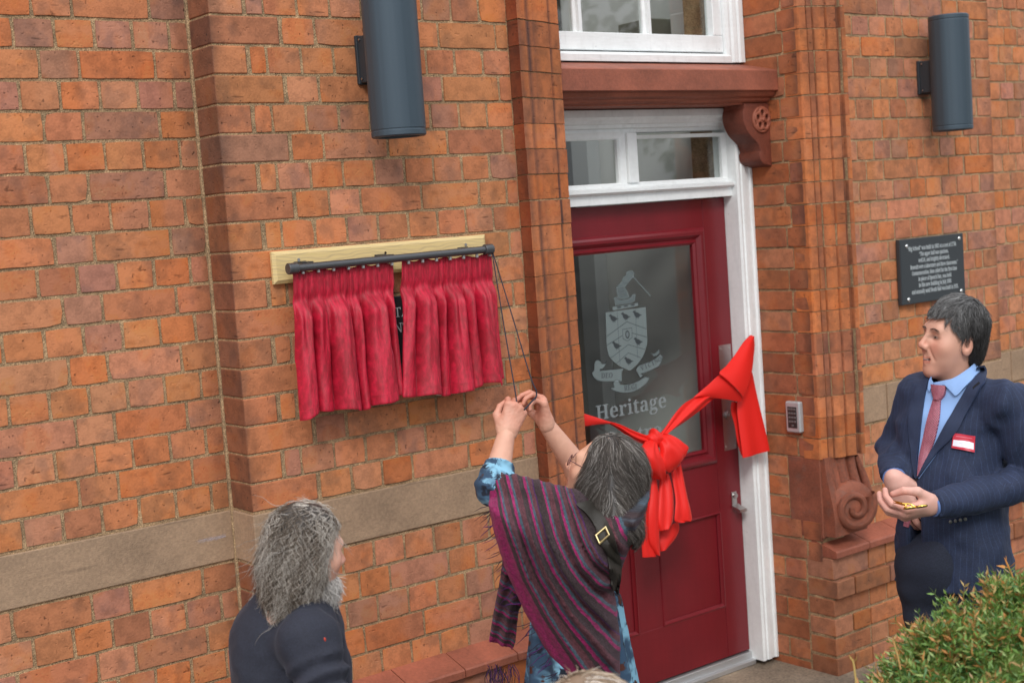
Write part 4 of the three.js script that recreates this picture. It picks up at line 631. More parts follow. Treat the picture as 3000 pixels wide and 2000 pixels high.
// naive surface nets; returns an indexed geometry
function nets(f, mn, mx, cell) {
  const nx = Math.ceil((mx.x - mn.x) / cell) + 1, ny = Math.ceil((mx.y - mn.y) / cell) + 1, nz = Math.ceil((mx.z - mn.z) / cell) + 1, g = new Float32Array(nx * ny * nz);
  for (let k = 0, i = 0; k < nz; k++) for (let j = 0; j < ny; j++) for (let q = 0; q < nx; q++) g[i++] = f(mn.x + q * cell, mn.y + j * cell, mn.z + k * cell);
  const vid = new Int32Array(nx * ny * nz).fill(-1), P = [], idx = [], sx = 1, sy = nx, sz = nx * ny, co = [0, sx, sy, sx + sy, sz, sx + sz, sy + sz, sx + sy + sz];
  const E = [[0, 1], [2, 3], [4, 5], [6, 7], [0, 2], [1, 3], [4, 6], [5, 7], [0, 4], [1, 5], [2, 6], [3, 7]];
  for (let k = 0; k < nz - 1; k++) for (let j = 0; j < ny - 1; j++) for (let i = 0; i < nx - 1; i++) { const b = i + j * sy + k * sz; let m = 0; for (let c = 0; c < 8; c++) if (g[b + co[c]] < 0) m |= 1 << c; if (m === 0 || m === 255) continue;
    let x = 0, y = 0, z = 0, n = 0; for (const [a, c] of E) if (((m >> a) & 1) !== ((m >> c) & 1)) { const ga = g[b + co[a]], gc = g[b + co[c]], t = ga / (ga - gc); x += (a & 1) + t * ((c & 1) - (a & 1)); y += ((a >> 1) & 1) + t * (((c >> 1) & 1) - ((a >> 1) & 1)); z += ((a >> 2) & 1) + t * (((c >> 2) & 1) - ((a >> 2) & 1)); n++; }
    vid[b] = P.length / 3; P.push(mn.x + (i + x / n) * cell, mn.y + (j + y / n) * cell, mn.z + (k + z / n) * cell); }
  const q = (a, b, c, d, fl) => { if (a < 0 || b < 0 || c < 0 || d < 0) return; fl ? idx.push(a, b, c, a, c, d) : idx.push(a, c, b, a, d, c); };
  for (let k = 1; k < nz - 1; k++) for (let j = 1; j < ny - 1; j++) for (let i = 1; i < nx - 1; i++) { const b = i + j * sy + k * sz, s = g[b] < 0;
    if (s !== (g[b + sx] < 0)) q(vid[b - sy - sz], vid[b - sz], vid[b], vid[b - sy], s);
    if (s !== (g[b + sy] < 0)) q(vid[b - sx - sz], vid[b - sx], vid[b], vid[b - sz], s);
    if (s !== (g[b + sz] < 0)) q(vid[b - sx - sy], vid[b - sy], vid[b], vid[b - sx], s); }
  const geo = new THREE.BufferGeometry(); geo.setAttribute('position', new THREE.Float32BufferAttribute(P, 3)); geo.setIndex(idx); geo.computeVertexNormals(); return geo;
}
const grad = (f, p, e = 0.002) => V(f(p.x + e, p.y, p.z) - f(p.x - e, p.y, p.z), f(p.x, p.y + e, p.z) - f(p.x, p.y - e, p.z), f(p.x, p.y, p.z + e) - f(p.x, p.y, p.z - e)).normalize();
const box3 = (c, rx, ry, rz) => [V(c.x - rx, c.y - ry, c.z - rz), V(c.x + rx, c.y + ry, c.z + rz)];
function boxOf(pts, m) { const b = new THREE.Box3(); pts.forEach((p) => b.expandByPoint(p)); b.expandByScalar(m); return [b.min, b.max]; }
// where a line of sight through the photograph meets a body
function hit(f, px, py, d0, d1) { let d = d0; for (let i = 0; i < 80 && d < d1; i++) { const p = at(px, py, d), v = f(p.x, p.y, p.z); if (v < 0.0006) return d; d += Math.max(v * 0.8, 0.001); } return null; }
// cloth laid on a body: strip between two edge lines, offset, thickness
function drape(f, rows, d0, d1, n, m, off, th, bulge = 0) {
  const L = new THREE.CatmullRomCurve3(rows.map((r) => V(r[0], r[1], 0)), false, 'centripetal'), Rr = new THREE.CatmullRomCurve3(rows.map((r) => V(r[2], r[3], 0)), false, 'centripetal');
  const F = [], N = [], uv = []; let last = null;
  for (let j = 0; j <= n; j++) for (let i = 0; i <= m; i++) { const a = L.getPoint(j / n), b = Rr.getPoint(j / n), p2 = a.lerp(b, i / m); let d = hit(f, p2.x, p2.y, d0, d1); if (d === null) d = last ?? (d0 + d1) / 2; last = d; const p = at(p2.x, p2.y, d), nn = grad(f, p, 0.012); const s = i / m; const o = typeof off === 'function' ? off(s, j / n) : off; p.addScaledVector(nn, o + bulge * Math.sin(Math.PI * s)); F.push(p); N.push(nn); uv.push(s, j / n); }
  // smooth the fall of the cloth a little
  const Mm = m + 1, P = []; for (const p of F) P.push(p.x, p.y, p.z); F.forEach((p, i) => P.push(p.x - N[i].x * th, p.y - N[i].y * th, p.z - N[i].z * th));
  const o = F.length, idx = [], q = (a, b, c, d) => idx.push(a, b, c, a, c, d);
  for (let j = 0; j < n; j++) for (let i = 0; i < m; i++) { const a = j * Mm + i; q(a, a + Mm, a + Mm + 1, a + 1); }
  for (let j = 0; j < n; j++) { const a = j * Mm; q(a, a + o, a + o + Mm, a + Mm); const b = a + m; q(b, b + Mm, b + Mm + o, b + o); }
  for (let i = 0; i < m; i++) { q(i, i + 1, i + 1 + o, i + o); const b = n * Mm + i; q(b, b + o, b + o + 1, b + 1); }
  const g = new THREE.BufferGeometry(); g.setAttribute('position', new THREE.Float32BufferAttribute(P, 3)); g.setAttribute('uv', new THREE.Float32BufferAttribute([...uv, ...uv], 2)); g.setIndex(idx); g.computeVertexNormals(); return toCreasedNormals(g, 0.9);
}
// hair: thin tapered strands that run over a scalp
function strandGeo(list) { // list of { pts: [V], w, c, c2 }
  const P = [], Cc = [], idx = []; const a = V(), b = V(), t = V();
  for (const s of list) { const n = s.pts.length, base = P.length / 3;
    for (let i = 0; i < n; i++) { t.copy(s.pts[Math.min(n - 1, i + 1)]).sub(s.pts[Math.max(0, i - 1)]).normalize(); a.set(0.31, 0.2, 0.93).cross(t).normalize(); b.copy(t).cross(a); const k = i / (n - 1), w = s.w * (0.35 + 0.65 * Math.sin(Math.PI * Math.min(1, k * 0.75 + 0.28))) * (i === n - 1 ? 0.3 : 1);
      for (let j = 0; j < 3; j++) { const an = j * 2.0944 + 0.5, ca = Math.cos(an) * w, sa = Math.sin(an) * w; P.push(s.pts[i].x + a.x * ca + b.x * sa, s.pts[i].y + a.y * ca + b.y * sa, s.pts[i].z + a.z * ca + b.z * sa); Cc.push(...mix3(s.c, s.c2 || s.c, k)); } }
    for (let i = 0; i < n - 1; i++) for (let j = 0; j < 3; j++) { const p = base + i * 3 + j, q = base + i * 3 + (j + 1) % 3; idx.push(p, q, q + 3, p, q + 3, p + 3); } }
  const g = new THREE.BufferGeometry(); g.setAttribute('position', new THREE.Float32BufferAttribute(P, 3)); g.setAttribute('color', new THREE.Float32BufferAttribute(Cc, 3)); g.setIndex(idx); g.computeVertexNormals(); return g;
}
function growHair(R, n, f, root, flow, o) { const out = [];
  for (let i = 0; i < n; i++) { let p = root(R); if (!p) continue; const lift0 = (o.lift || 0.004) * (0.3 + R()), len = o.len * (0.6 + 0.7 * R()), seg = o.seg || 8, pts = [], ph = o.clump ? noise3(p.x * o.clump, p.y * o.clump, p.z * o.clump) * 9 + (R() - 0.5) * 1.1 : R() * 6.28, cu = (o.curl || 0) * (0.5 + R()), fr = (o.freq || 1) * (0.7 + 0.6 * R()), free = o.free ? o.free * R() : 0;
    for (let j = 0; j <= seg; j++) { const v = f(p.x, p.y, p.z), nn = grad(f, p, 0.004), lift = lift0 + free * Math.pow(j / seg, 2); const stick = o.stick ?? 1; p = p.clone().addScaledVector(nn, (lift - v) * (v > lift ? stick : 1)); pts.push(p); const d = flow(p, nn, j / seg, R).clone(); if (cu) { const sd = d.clone().cross(nn).normalize(); d.addScaledVector(sd, cu * Math.sin(ph + j * fr)).addScaledVector(nn, cu * 0.6 * Math.cos(ph + j * fr)); } p = p.clone().addScaledVector(d.normalize(), len / seg); }
    const c = o.col(R, pts[0]); out.push({ pts, w: o.w * (0.7 + 0.6 * R()), c: c[0], c2: c[1] }); }
  return strandGeo(out); }
// ---------------------------------------------------------------- anatomy
function headSDF(o = {}) { // x: to the person's left, y: up, z: forward; origin between the ears
  const fat = o.fat || 0, L = [ell(V(0, 0.035, -0.012), V(0.077 + fat * 0.4, 0.098, 0.099)), ell(V(0, -0.045, 0.036), V(0.058 + fat, 0.078, 0.060)), ell(V(0, -0.010, 0.030), V(0.066 + fat * 0.6, 0.075, 0.066))];
  const chin = ell(V(0, -0.104, 0.071), V(0.025 + fat * 0.5, 0.020, 0.021)), brow = cap(V(-0.036, 0.030, 0.078), V(0.036, 0.030, 0.078), 0.0155, 0.0155);
  const chk = [ell(V(0.043, -0.020, 0.060), V(0.023, 0.022, 0.022)), ell(V(-0.043, -0.020, 0.060), V(0.023, 0.022, 0.022))];
  const nose = [cap(V(0, 0.022, 0.091), V(0, -0.021, 0.1185), 0.0080, 0.0090), ell(V(0, -0.0265, 0.1155), V(0.0105, 0.0085, 0.0110)), ell(V(0.0115, -0.031, 0.104), V(0.008, 0.008, 0.011)), ell(V(-0.0115, -0.031, 0.104), V(0.008, 0.008, 0.011))];
  const lips = [cap(V(-0.024, -0.066 + (o.smile || 0), 0.082), V(0, -0.0655, 0.0945), 0.0045, 0.0062), cap(V(0.024, -0.066 + (o.smile || 0), 0.082), V(0, -0.0655, 0.0945), 0.0045, 0.0062), cap(V(-0.019, -0.0765, 0.082), V(0, -0.079, 0.091), 0.005, 0.0072), cap(V(0.019, -0.0765, 0.082), V(0, -0.079, 0.091), 0.005, 0.0072)];
  const ears = [1, -1].map((s) => [ell(V(s * 0.081, -0.006, -0.012), V(0.0095, 0.034, 0.021)), ell(V(s * 0.090, -0.004, -0.006), V(0.010, 0.018, 0.010))]);
  const sock = [1, -1].map((s) => ell(V(s * 0.033, 0.006, 0.100), V(0.019, 0.012, 0.018))), eye = [1, -1].map((s) => ell(V(s * 0.032, 0.006, 0.0765), V(0.0145, 0.0125, 0.0125)));
  const mouth = o.smile ? cap(V(-0.021, -0.071 + o.smile, 0.090), V(0.021, -0.071 + o.smile, 0.090), 0.0032, 0.0032) : null;
  const fold = o.smile ? [1, -1].map((s) => cap(V(s * 0.022, -0.032, 0.101), V(s * 0.039, -0.066, 0.083), 0.0022, 0.0015)) : [];
  const neck = cap(V(0, -0.075, -0.022), V(0, -0.19, -0.050), 0.053 + fat * 0.6, 0.060 + fat * 0.6);
  return (x, y, z) => { let d = L[0](x, y, z); d = smin(d, L[1](x, y, z), 0.04); d = smin(d, L[2](x, y, z), 0.03); d = smin(d, chin(x, y, z), 0.03); d = smin(d, brow(x, y, z), 0.024); for (const c of chk) d = smin(d, c(x, y, z), 0.025); for (const s of sock) d = smax(d, -s(x, y, z), 0.016); for (const e of eye) d = smin(d, e(x, y, z), 0.005); for (const q of nose) d = smin(d, q(x, y, z), 0.010); for (const q of lips) d = smin(d, q(x, y, z), 0.008); if (mouth) d = smax(d, -mouth(x, y, z), 0.003); for (const q of fold) d = smax(d, -q(x, y, z), 0.011); for (const [a, b] of ears) { let e = a(x, y, z); e = smax(e, -b(x, y, z), 0.004); d = smin(d, e, 0.008); } return smin(d, neck(x, y, z), 0.035); };
}
function skinAt(o) { const base = o.base, red = o.red || 0.4; return (x, y, z) => { // in head coordinates
  let c = base.slice(); const n = noise3(x * 60, y * 60, z * 60); const ax = Math.abs(x); c = mul3(c, 1 + 0.05 * n);
  const bell = (q, c, w) => Math.exp(-(((q - c) / w) ** 2)), fz = sstep(0.0, 0.06, z);
  const blush = Math.max(bell(ax, 0.044, 0.026) * bell(y, -0.026, 0.028) * fz, bell(ax, 0, 0.018) * bell(y, -0.024, 0.022) * sstep(0.085, 0.115, z), 0.6 * sstep(0.074, 0.088, ax) * bell(y, -0.006, 0.035), 0.4 * bell(y, -0.10, 0.04) * fz); c = mix3(c, [c[0] * 0.98, c[1] * 0.68, c[2] * 0.64], clamp(red * blush * 1.2));
  c = mul3(c, 1 - 0.05 * sstep(-0.04, -0.09, y) * fz);
  if (z > 0.074 && y < -0.058 && y > -0.088 && ax < 0.026) { const k = 1 - sstep(0.6, 1, Math.abs(y + 0.0715 - (o.smile || 0) * (ax / 0.026)) / 0.0135); c = mix3(c, [base[0] * 0.72, base[1] * 0.36, base[2] * 0.36], 0.6 * k); }
  if (o.smile && z > 0.07 && ax < 0.024) { const my = y + 0.0715 - o.smile * (0.4 + ax / 0.03); if (Math.abs(my) < 0.0030) c = my > -0.0006 && ax < 0.018 ? [0.46, 0.40, 0.36] : [0.16, 0.05, 0.05]; }
  const ey = Math.hypot((ax - 0.032) / 0.0125, (y - 0.0055) / 0.0038); if (z > 0.06 && ey < 1) c = Math.abs(ax - 0.033) < 0.0062 ? [0.03, 0.022, 0.018] : [0.26, 0.2, 0.17]; else if (z > 0.055 && ey < 2.6) c = mul3(c, lerp(0.5, 1, sstep(1, 2.6, ey)));
  if (z > 0.06 && Math.abs(y - 0.026 + (ax - 0.03) * (ax - 0.03) * 5) < 0.0055 && ax > 0.011 && ax < 0.052) c = mix3(c, o.brow || [0.05, 0.04, 0.035], 0.35);
  return c; }; }
// a hand: wrist at o, F along the fingers, N out of the back of the hand, s = +1 when the thumb lies on F x N
function handSDF(o, F, N, s, curl, sc = 1, spread = 1, thumbIn = 0.5) {
  const fr = frame3(o, F, N), T = s, A = (t, n, f) => fr.w(t * T * sc, n * sc, f * sc), L = [];
  const kn = [[0.029, 0.002, 0.086], [0.009, 0.006, 0.091], [-0.011, 0.004, 0.087], [-0.029, -0.002, 0.078]], len = [[0.042, 0.026, 0.020], [0.047, 0.030, 0.021], [0.043, 0.028, 0.020], [0.034, 0.021, 0.018]], rad = [0.0098, 0.0100, 0.0094, 0.0084];
  kn.forEach((k, i) => L.push([cap(A(k[0] * 0.55, -0.002, 0.004), A(...k), 0.0155 * sc, 0.0120 * sc), 0.016]));
  L.push([ell(V(0, 0, 0), V(1, 1, 1)), 0]); L.pop();
  const fing = []; kn.forEach((k, i) => { let p = [...k], a = 0; const c = Array.isArray(curl[0]) ? curl[i] : curl, sp = (1.5 - i) * 0.05 * spread; for (let j = 0; j < 3; j++) { a += c[j]; const q = [p[0] + Math.sin(sp) * len[i][j] * (j ? 0.6 : 1), p[1] - Math.sin(a) * len[i][j], p[2] + Math.cos(a) * len[i][j]]; const r = rad[i] * (1 - j * 0.09); fing.push(cap(A(...p), A(...q), r * sc * 1.04, r * 0.94 * sc)); p = q; } });
  const t0 = [0.026, -0.010, 0.018], t1 = [0.047, -0.020 - thumbIn * 0.012, 0.046], t2 = [0.052 - thumbIn * 0.018, -0.030 - thumbIn * 0.022, 0.076], t3 = [0.046 - thumbIn * 0.034, -0.036 - thumbIn * 0.024, 0.100];
  const th = [cap(A(...t0), A(...t1), 0.0165 * sc, 0.0125 * sc), cap(A(...t1), A(...t2), 0.0118 * sc, 0.0105 * sc), cap(A(...t2), A(...t3), 0.0105 * sc, 0.0085 * sc)];
  const wr = cap(A(0, 0, -0.006), A(0, 0, 0.014), 0.0255 * sc, 0.026 * sc);
  const f = (x, y, z) => { let d = wr(x, y, z); for (const [g, k] of L) d = smin(d, g(x, y, z), k); d = smin(d, th[0](x, y, z), 0.014); let e = smin(th[1](x, y, z), th[2](x, y, z), 0.004); for (const g of fing) e = Math.min(e, g(x, y, z)); return smin(d, e, 0.007); };
  return { f, box: boxOf([A(0, 0, -0.04), A(0.06, -0.06, 0.12), A(-0.05, 0.02, 0.12), A(0, -0.07, 0.16), A(0, 0.02, 0.18)], 0.025), fr };
}
function handColor(base, h, base2) { return (x, y, z) => { const p = h.fr.loc(V(x, y, z)), n = noise3(x * 90, y * 90, z * 90), kn = sstep(0.06, 0.10, p.z) * 0.5; let c = mix3(base, [base[0] * 0.92, base[1] * 0.68, base[2] * 0.62], kn + 0.15 * n); if (base2) c = mix3(base2, c, sstep(-0.02, 0.04, p.z)); const line = Math.sin(p.z * 420 + 3 * noise3(p.x * 40, p.y * 40, p.z * 40)); return mul3(c, 1 + 0.06 * n - 0.05 * Math.max(0, line) * sstep(0.05, 0.09, p.z)); }; }
M.skin = std({ vertexColors: true, roughness: 0.52 });
M.hairCol = std({ vertexColors: true, roughness: 0.5 });
function person(label, base, group) { const t = thing('person', label, 'person', [base.x, base.y, base.z]); return { t, base, add(name, geo, mat, parent) { geo = Array.isArray(geo) ? merge(geo) : geo; geo.translate(-base.x, -base.y, -base.z); return mesh(name, geo, mat, parent || t); } }; }
// generic column of elliptical sections: rows [y, cx, cz, rx, rz] in a frame (x: across, z: front)
function column(fr, rows) { return fr.to((x, y, z) => { let i = 0; while (i < rows.length - 2 && y > rows[i + 1][0]) i++; const a = rows[i], b = rows[i + 1], t = clamp((y - a[0]) / (b[0] - a[0])), s = t * t * (3 - 2 * t) * 0.5 + t * 0.5, rx = lerp(a[3], b[3], s), rz = lerp(a[4], b[4], s), dx = x - lerp(a[1], b[1], s), dz = z - lerp(a[2], b[2], s), p = 2.4, q = Math.pow(Math.pow(Math.abs(dx) / rx, p) + Math.pow(Math.abs(dz) / rz, p), 1 / p); let d = (q - 1) * Math.min(rx, rz) * 0.9; const lo = rows[0][0], hi = rows.at(-1)[0]; if (y < lo) d = Math.max(d, lo - y); if (y > hi) d = Math.max(d, y - hi); return d; }); }
// ---------------------------------------------------------------- the man in the suit
function squeeze(f, k) { return { ...f, to: (g) => f.to((x, y, z) => g(x, y, z / k) * 0.93), loc: (p) => { const q = f.loc(p); q.z /= k; return q; }, w: (a, b, c) => f.w(a, b, c * k), d: (a, b, c) => f.d(a, b, c * k) }; } // a shorter skull
const suitTex = tex(512, (u, v) => { const st = Math.abs(((u * 16) % 1) - 0.5) < 0.045 ? 0.18 : 0, f = fbm(u * 128, v * 128, 128, 2, 401), g = fbm(u * 9, v * 9, 9, 3, 405), tw = ((u * 128 + v * 128) % 1) < 0.5 ? 0.04 : -0.04; const k = 0.9 + (f - 0.5) * 0.3 + (g - 0.5) * 0.14 + tw; return [k * (0.155 + st * 0.30), k * (0.20 + st * 0.38), k * (0.315 + st * 0.5)]; }, true, 0.26);
M.suit = phys({ map: suitTex, roughness: 0.82, sheen: 0.35, sheenColor: new THREE.Color(0.22, 0.28, 0.45), sheenRoughness: 0.6 });
const trouserTex = tex(256, (u, v) => { const f = fbm(u * 100, v * 100, 100, 2, 421); const k = 0.85 + (f - 0.5) * 0.4; return [k * 0.15, k * 0.175, k * 0.25]; }, true, 0.2);
M.trouser = std({ map: trouserTex, roughness: 0.9 });
{
  const g0 = -0.12, base = V(1.93, g0, 1.17), P = person('man in a navy pinstripe suit with a red badge, smiling and holding gold scissors', base);
  const skin = C3(216, 164, 142);
  const Hc = at(2792, 996, 4.45), hf = squeeze(frame3(Hc, dir3(-0.965, 0.17, 0.17), dir3(0.2, 1, 0.02)), 0.87), headL = headSDF({ fat: 0.004, smile: 0.005 }), head = hf.to(headL);
  const bf = frame3(V(base.x, 0, base.z), dir3(-0.66, 0, 0.75), UP); // body frame, z to the front, x to his left
  const sR = at(2694, 1156, 4.57), eR = at(2622, 1310, 4.63), wR = at(2622, 1398, 4.43), sL = at(2950, 1185, 4.31), eL = at(3052, 1410, 4.30), wL = at(2738, 1478, 4.22);
  const cen = (px, py, d) => bf.loc(at(px, py, d)), neckP = at(2805, 1120, 4.47);
  const C1 = cen(2795, 1130, 4.47), C2 = cen(2790, 1220, 4.47), C3b = cen(2785, 1400, 4.46), C4 = cen(2795, 1560, 4.46), C5 = cen(2802, 1712, 4.46);
  const torso = column(bf, [[0.76, C5.x, C5.z, 0.190, 0.142], [0.93, C4.x, C4.z, 0.178, 0.140], [1.12, C3b.x, C3b.z, 0.166, 0.138], [1.30, C2.x, C2.z, 0.178, 0.122], [1.40, C1.x, C1.z, 0.135, 0.085], [1.47, C1.x, C1.z, 0.05, 0.05]]);
  const yoke = uni([cap(neckP.clone().add(V(0, -0.025, 0)), sR, 0.062, 0.066), cap(neckP.clone().add(V(0, -0.025, 0)), sL, 0.062, 0.068)], 0.03);
  const armR = uni([cap(sR, eR, 0.064, 0.054), cap(eR, wR, 0.054, 0.043)], 0.02), armL = uni([cap(sL, eL, 0.072, 0.060), cap(eL, wL, 0.058, 0.045)], 0.02);
  const cutR = wR.clone().sub(eR).normalize(), cutL = wL.clone().sub(eL).normalize();
  const wrk = (x, y, z, s) => 0.007 * noise3(x * 16, y * 13, z * 16 + s) + 0.004 * noise3(x * 34, y * 30, z * 34 + s);
  const along = (a, b, p) => { const d = b.clone().sub(a), l = d.length(); return p.clone().sub(a).dot(d) / l / l; };
  const jacketRaw = (x, y, z) => { let d = smin(torso(x, y, z), yoke(x, y, z), 0.05); let a = armR(x, y, z), b = armL(x, y, z);
    if (b < 0.03) { const t = along(eL, wL, V(x, y, z)); b += 0.0080 * Math.sin(t * 26 + 2.5 * noise3(x * 9, y * 9, z * 9) + y * 30) * Math.exp(-Math.pow((t - 0.15) / 0.42, 2)); }
    if (a < 0.03) { const t = along(sR, eR, V(x, y, z)); a += 0.004 * Math.sin(t * 16 + y * 20) * sstep(0.5, 1, t); }
    a = Math.max(a, (x - wR.x) * cutR.x + (y - wR.y) * cutR.y + (z - wR.z) * cutR.z - 0.004); b = Math.max(b, (x - wL.x) * cutL.x + (y - wL.y) * cutL.y + (z - wL.z) * cutL.z - 0.003);
    d = smin(d, a, 0.03); d = smin(d, b, 0.022); return d + wrk(x, y, z, 7); };
  const xo = bf.loc(at(2655, 1520, 4.36)).x; // line of the front opening
  const jacket = (x, y, z) => { let d = jacketRaw(x, y, z); const q = bf.loc(V(x, y, z)); d = Math.max(d, 0.795 - y);
    if (q.z > C4.z + 0.02 && y < 1.15 && armL(x, y, z) > 0.012 && armR(x, y, z) > 0.012) { const k = clamp((1.15 - y) / 0.35), w = 0.003 + 0.016 * sstep(0.05, 0.5, k) + 0.065 * sstep(0.70, 1.0, k), c = Math.abs(q.x - xo - (q.x > xo ? 0 : -0.0)) - (q.x > xo ? w : Math.min(w, 0.022)); d = smax(d, -c, 0.01); }
    return d; };
  const cutJ = jacket;
  const jb = boxOf([sR, sL, eR, eL, wR, wL, at(2612, 1720, 4.46), at(2990, 1720, 4.46), at(2800, 1700, 4.30), at(2800, 1700, 4.66), at(2800, 1090, 4.4)], 0.09); jb[0].y = 0.74; jb[1].y = 1.50;
  // the neck leaves the collar: hollow it
  const neckHole = cap(at(2795, 1085, 4.44), at(2790, 1128, 4.46), 0.078, 0.062);
  const J = (x, y, z) => smax(cutJ(x, y, z), -neckHole(x, y, z), 0.012);
  P.add('jacket', boxUV(nets(J, jb[0], jb[1], 0.0085)), M.suit);
  // skin: head, neck and hands join one body
  const inner = (x, y, z) => Math.max(Math.min(Math.max(jacketRaw(x, y, z) + 0.024, 0.03 - torso(x, y, z)), torso(x, y, z) + 0.055), 0.9 - y);
  const kR = at(2762, 1960, 4.50), kL = at(2880, 1960, 4.42), fR = V(kR.x + 0.0, g0 + 0.09, kR.z - 0.02), fL = V(kL.x, g0 + 0.09, kL.z + 0.0), hR = at(2722, 1660, 4.47), hL = at(2850, 1660, 4.42);
  const legs = (o) => uni([cap(hR, kR, 0.098 + o, 0.072 + o), cap(kR, fR, 0.070 + o, 0.052 + o), cap(hL, kL, 0.098 + o, 0.072 + o), cap(kL, fL, 0.070 + o, 0.052 + o), ell(V((hR.x + hL.x) / 2, 0.86, (hR.z + hL.z) / 2), V(0.130 + o, 0.15, 0.088 + o))], 0.03);
  const lg = legs(-0.02), coarse = (x, y, z) => Math.min(inner(x, y, z), lg(x, y, z)), cb = boxOf([sR, sL, eR, eL, fR, fL], 0.12); cb[0].y = g0 + 0.03; cb[1].y = 1.46;
  const hdR = handSDF(wR.clone().addScaledVector(cutR, 0.012), dir3(0.30, -0.94, 0.10), dir3(-0.62, -0.1, 0.78), 1, [0.30, 0.40, 0.3], 1.12, 1, 0.3);
  const hdL = handSDF(wL, dir3(-0.93, -0.16, 0.18), dir3(-0.05, -0.72, 0.62), -1, [0.62, 0.75, 0.5], 1.12, 0.6, 0.75);
  const bodyG = [paint(nets(coarse, cb[0], cb[1], 0.016), skin)];
  const hg = nets(head, ...box3(Hc, 0.145, 0.20, 0.145), 0.0032), sk = skinAt({ base: skin, red: 0.5, smile: 0.004, brow: C3(120, 92, 82) }); bodyG.push(paintBy(hg, (x, y, z) => { const l = hf.loc(V(x, y, z)); return sk(l.x, l.y, l.z); }));
  for (const h of [hdR, hdL]) bodyG.push(paintBy(nets(h.f, h.box[0], h.box[1], 0.003), handColor(C3(220, 170, 156), h)));
  P.add('body', bodyG, M.skin);
  const tr = legs(0.012), trw = (x, y, z) => tr(x, y, z) + 0.005 * noise3(x * 14, y * 22, z * 14) + 0.004 * Math.sin(y * 60 + x * 20) * Math.exp(-Math.pow((y - 0.70) / 0.10, 2));
  const tb = boxOf([hR, hL, fR, fL], 0.17); tb[0].y = g0 + 0.02; tb[1].y = 1.03; P.add('trousers', boxUV(nets(trw, tb[0], tb[1], 0.012)), M.trouser);
  const shoes = []; for (const f of [fR, fL]) { const d = dir3(-0.5, 0, 0.86), s = uni([cap(V(f.x, g0 + 0.045, f.z).addScaledVector(d, -0.06), V(f.x, g0 + 0.035, f.z).addScaledVector(d, 0.15), 0.042, 0.036)], 0.02), sc = (x, y, z) => Math.max(s(x, y, z), g0 + 0.004 - y); shoes.push(nets(sc, ...box3(V(f.x, g0 + 0.04, f.z).addScaledVector(d, 0.05), 0.2, 0.07, 0.2), 0.01)); }
  P.add('shoes', shoes, std({ color: col(28, 24, 22), roughness: 0.35 }));
  // shirt, tie, collar, lapels laid over the chest
  const torsoS = (x, y, z) => smin(torso(x, y, z), yoke(x, y, z), 0.05);
  M.shirt = std({ color: col(138, 172, 222), roughness: 0.75 });
  const chest = (x, y, z) => smin(jacketRaw(x, y, z), cap0(x, y, z), 0.03), cap0 = cap(at(2792, 1095, 4.46), at(2795, 1135, 4.47), 0.062, 0.068);
  P.add('shirt', drape(chest, [[2724, 1124, 2846, 1098], [2714, 1156, 2846, 1126], [2706, 1200, 2814, 1188], [2698, 1290, 2764, 1300], [2688, 1396, 2694, 1402]], 4.0, 4.75, 26, 14, 0.003, 0.006), M.shirt);
  P.add('shirt_front', nets((x, y, z) => Math.max(torso(x, y, z) + 0.034, 1.06 - y, y - 1.36), jb[0], jb[1], 0.014), M.shirt);
  const tieTex = tex(256, (u, v) => { const s = ((u * 9 + v * 26) % 1 + 1) % 1, f = fbm(u * 64, v * 64, 64, 2, 431), k = 0.85 + (f - 0.5) * 0.5, w = ((u * 40 - v * 60) % 1 + 1) % 1 < 0.5 ? 1 : 0.75; return s < 0.42 ? [k * 0.88 * w, k * 0.66 * w, k * 0.72 * w] : [k * 0.66, k * 0.22, k * 0.33]; }, true, 1);
  const tie = std({ map: tieTex, roughness: 0.5 });
  P.add('tie_knot', drape(chest, [[2735, 1128, 2776, 1132], [2737, 1152, 2772, 1158], [2742, 1172, 2758, 1176]], 4.0, 4.75, 8, 8, 0.014, 0.012, 0.006), tie);
  P.add('tie', drape(chest, [[2740, 1166, 2760, 1172], [2726, 1210, 2756, 1222], [2712, 1270, 2742, 1290], [2698, 1340, 2716, 1350], [2692, 1392, 2698, 1396]], 4.0, 4.75, 20, 8, 0.009, 0.006, 0.004), tie);
  P.add('tie_end', drape(jacketRaw, [[2664, 1440, 2672, 1438], [2654, 1510, 2672, 1516], [2650, 1540, 2664, 1545]], 4.0, 4.75, 8, 4, 0.004, 0.004), tie);
  P.add('collar', drape(chest, [[2850, 1066, 2868, 1100], [2834, 1082, 2852, 1120], [2800, 1108, 2826, 1142], [2772, 1122, 2802, 1160], [2768, 1124, 2796, 1154]], 4.0, 4.75, 14, 8, 0.016, 0.006), M.shirt);
  P.add('collar', drape(chest, [[2742, 1096, 2730, 1120], [2736, 1112, 2726, 1140], [2742, 1124, 2730, 1148]], 4.0, 4.75, 8, 5, 0.014, 0.005), M.shirt);
  P.add('lapel', drape(jacketRaw, [[2860, 1084, 2884, 1080], [2846, 1120, 2890, 1120], [2812, 1176, 2876, 1140], [2778, 1236, 2858, 1172], [2738, 1310, 2806, 1262], [2704, 1372, 2742, 1336], [2690, 1402, 2696, 1398]], 4.0, 4.75, 30, 10, 0.011, 0.007, 0.002), M.suit);
  P.add('lapel', drape(jacketRaw, [[2722, 1098, 2728, 1104], [2690, 1140, 2716, 1150], [2672, 1190, 2708, 1200], [2668, 1260, 2700, 1270], [2674, 1330, 2692, 1335], [2684, 1398, 2690, 1402]], 4.0, 4.75, 24, 8, 0.010, 0.006), M.suit);
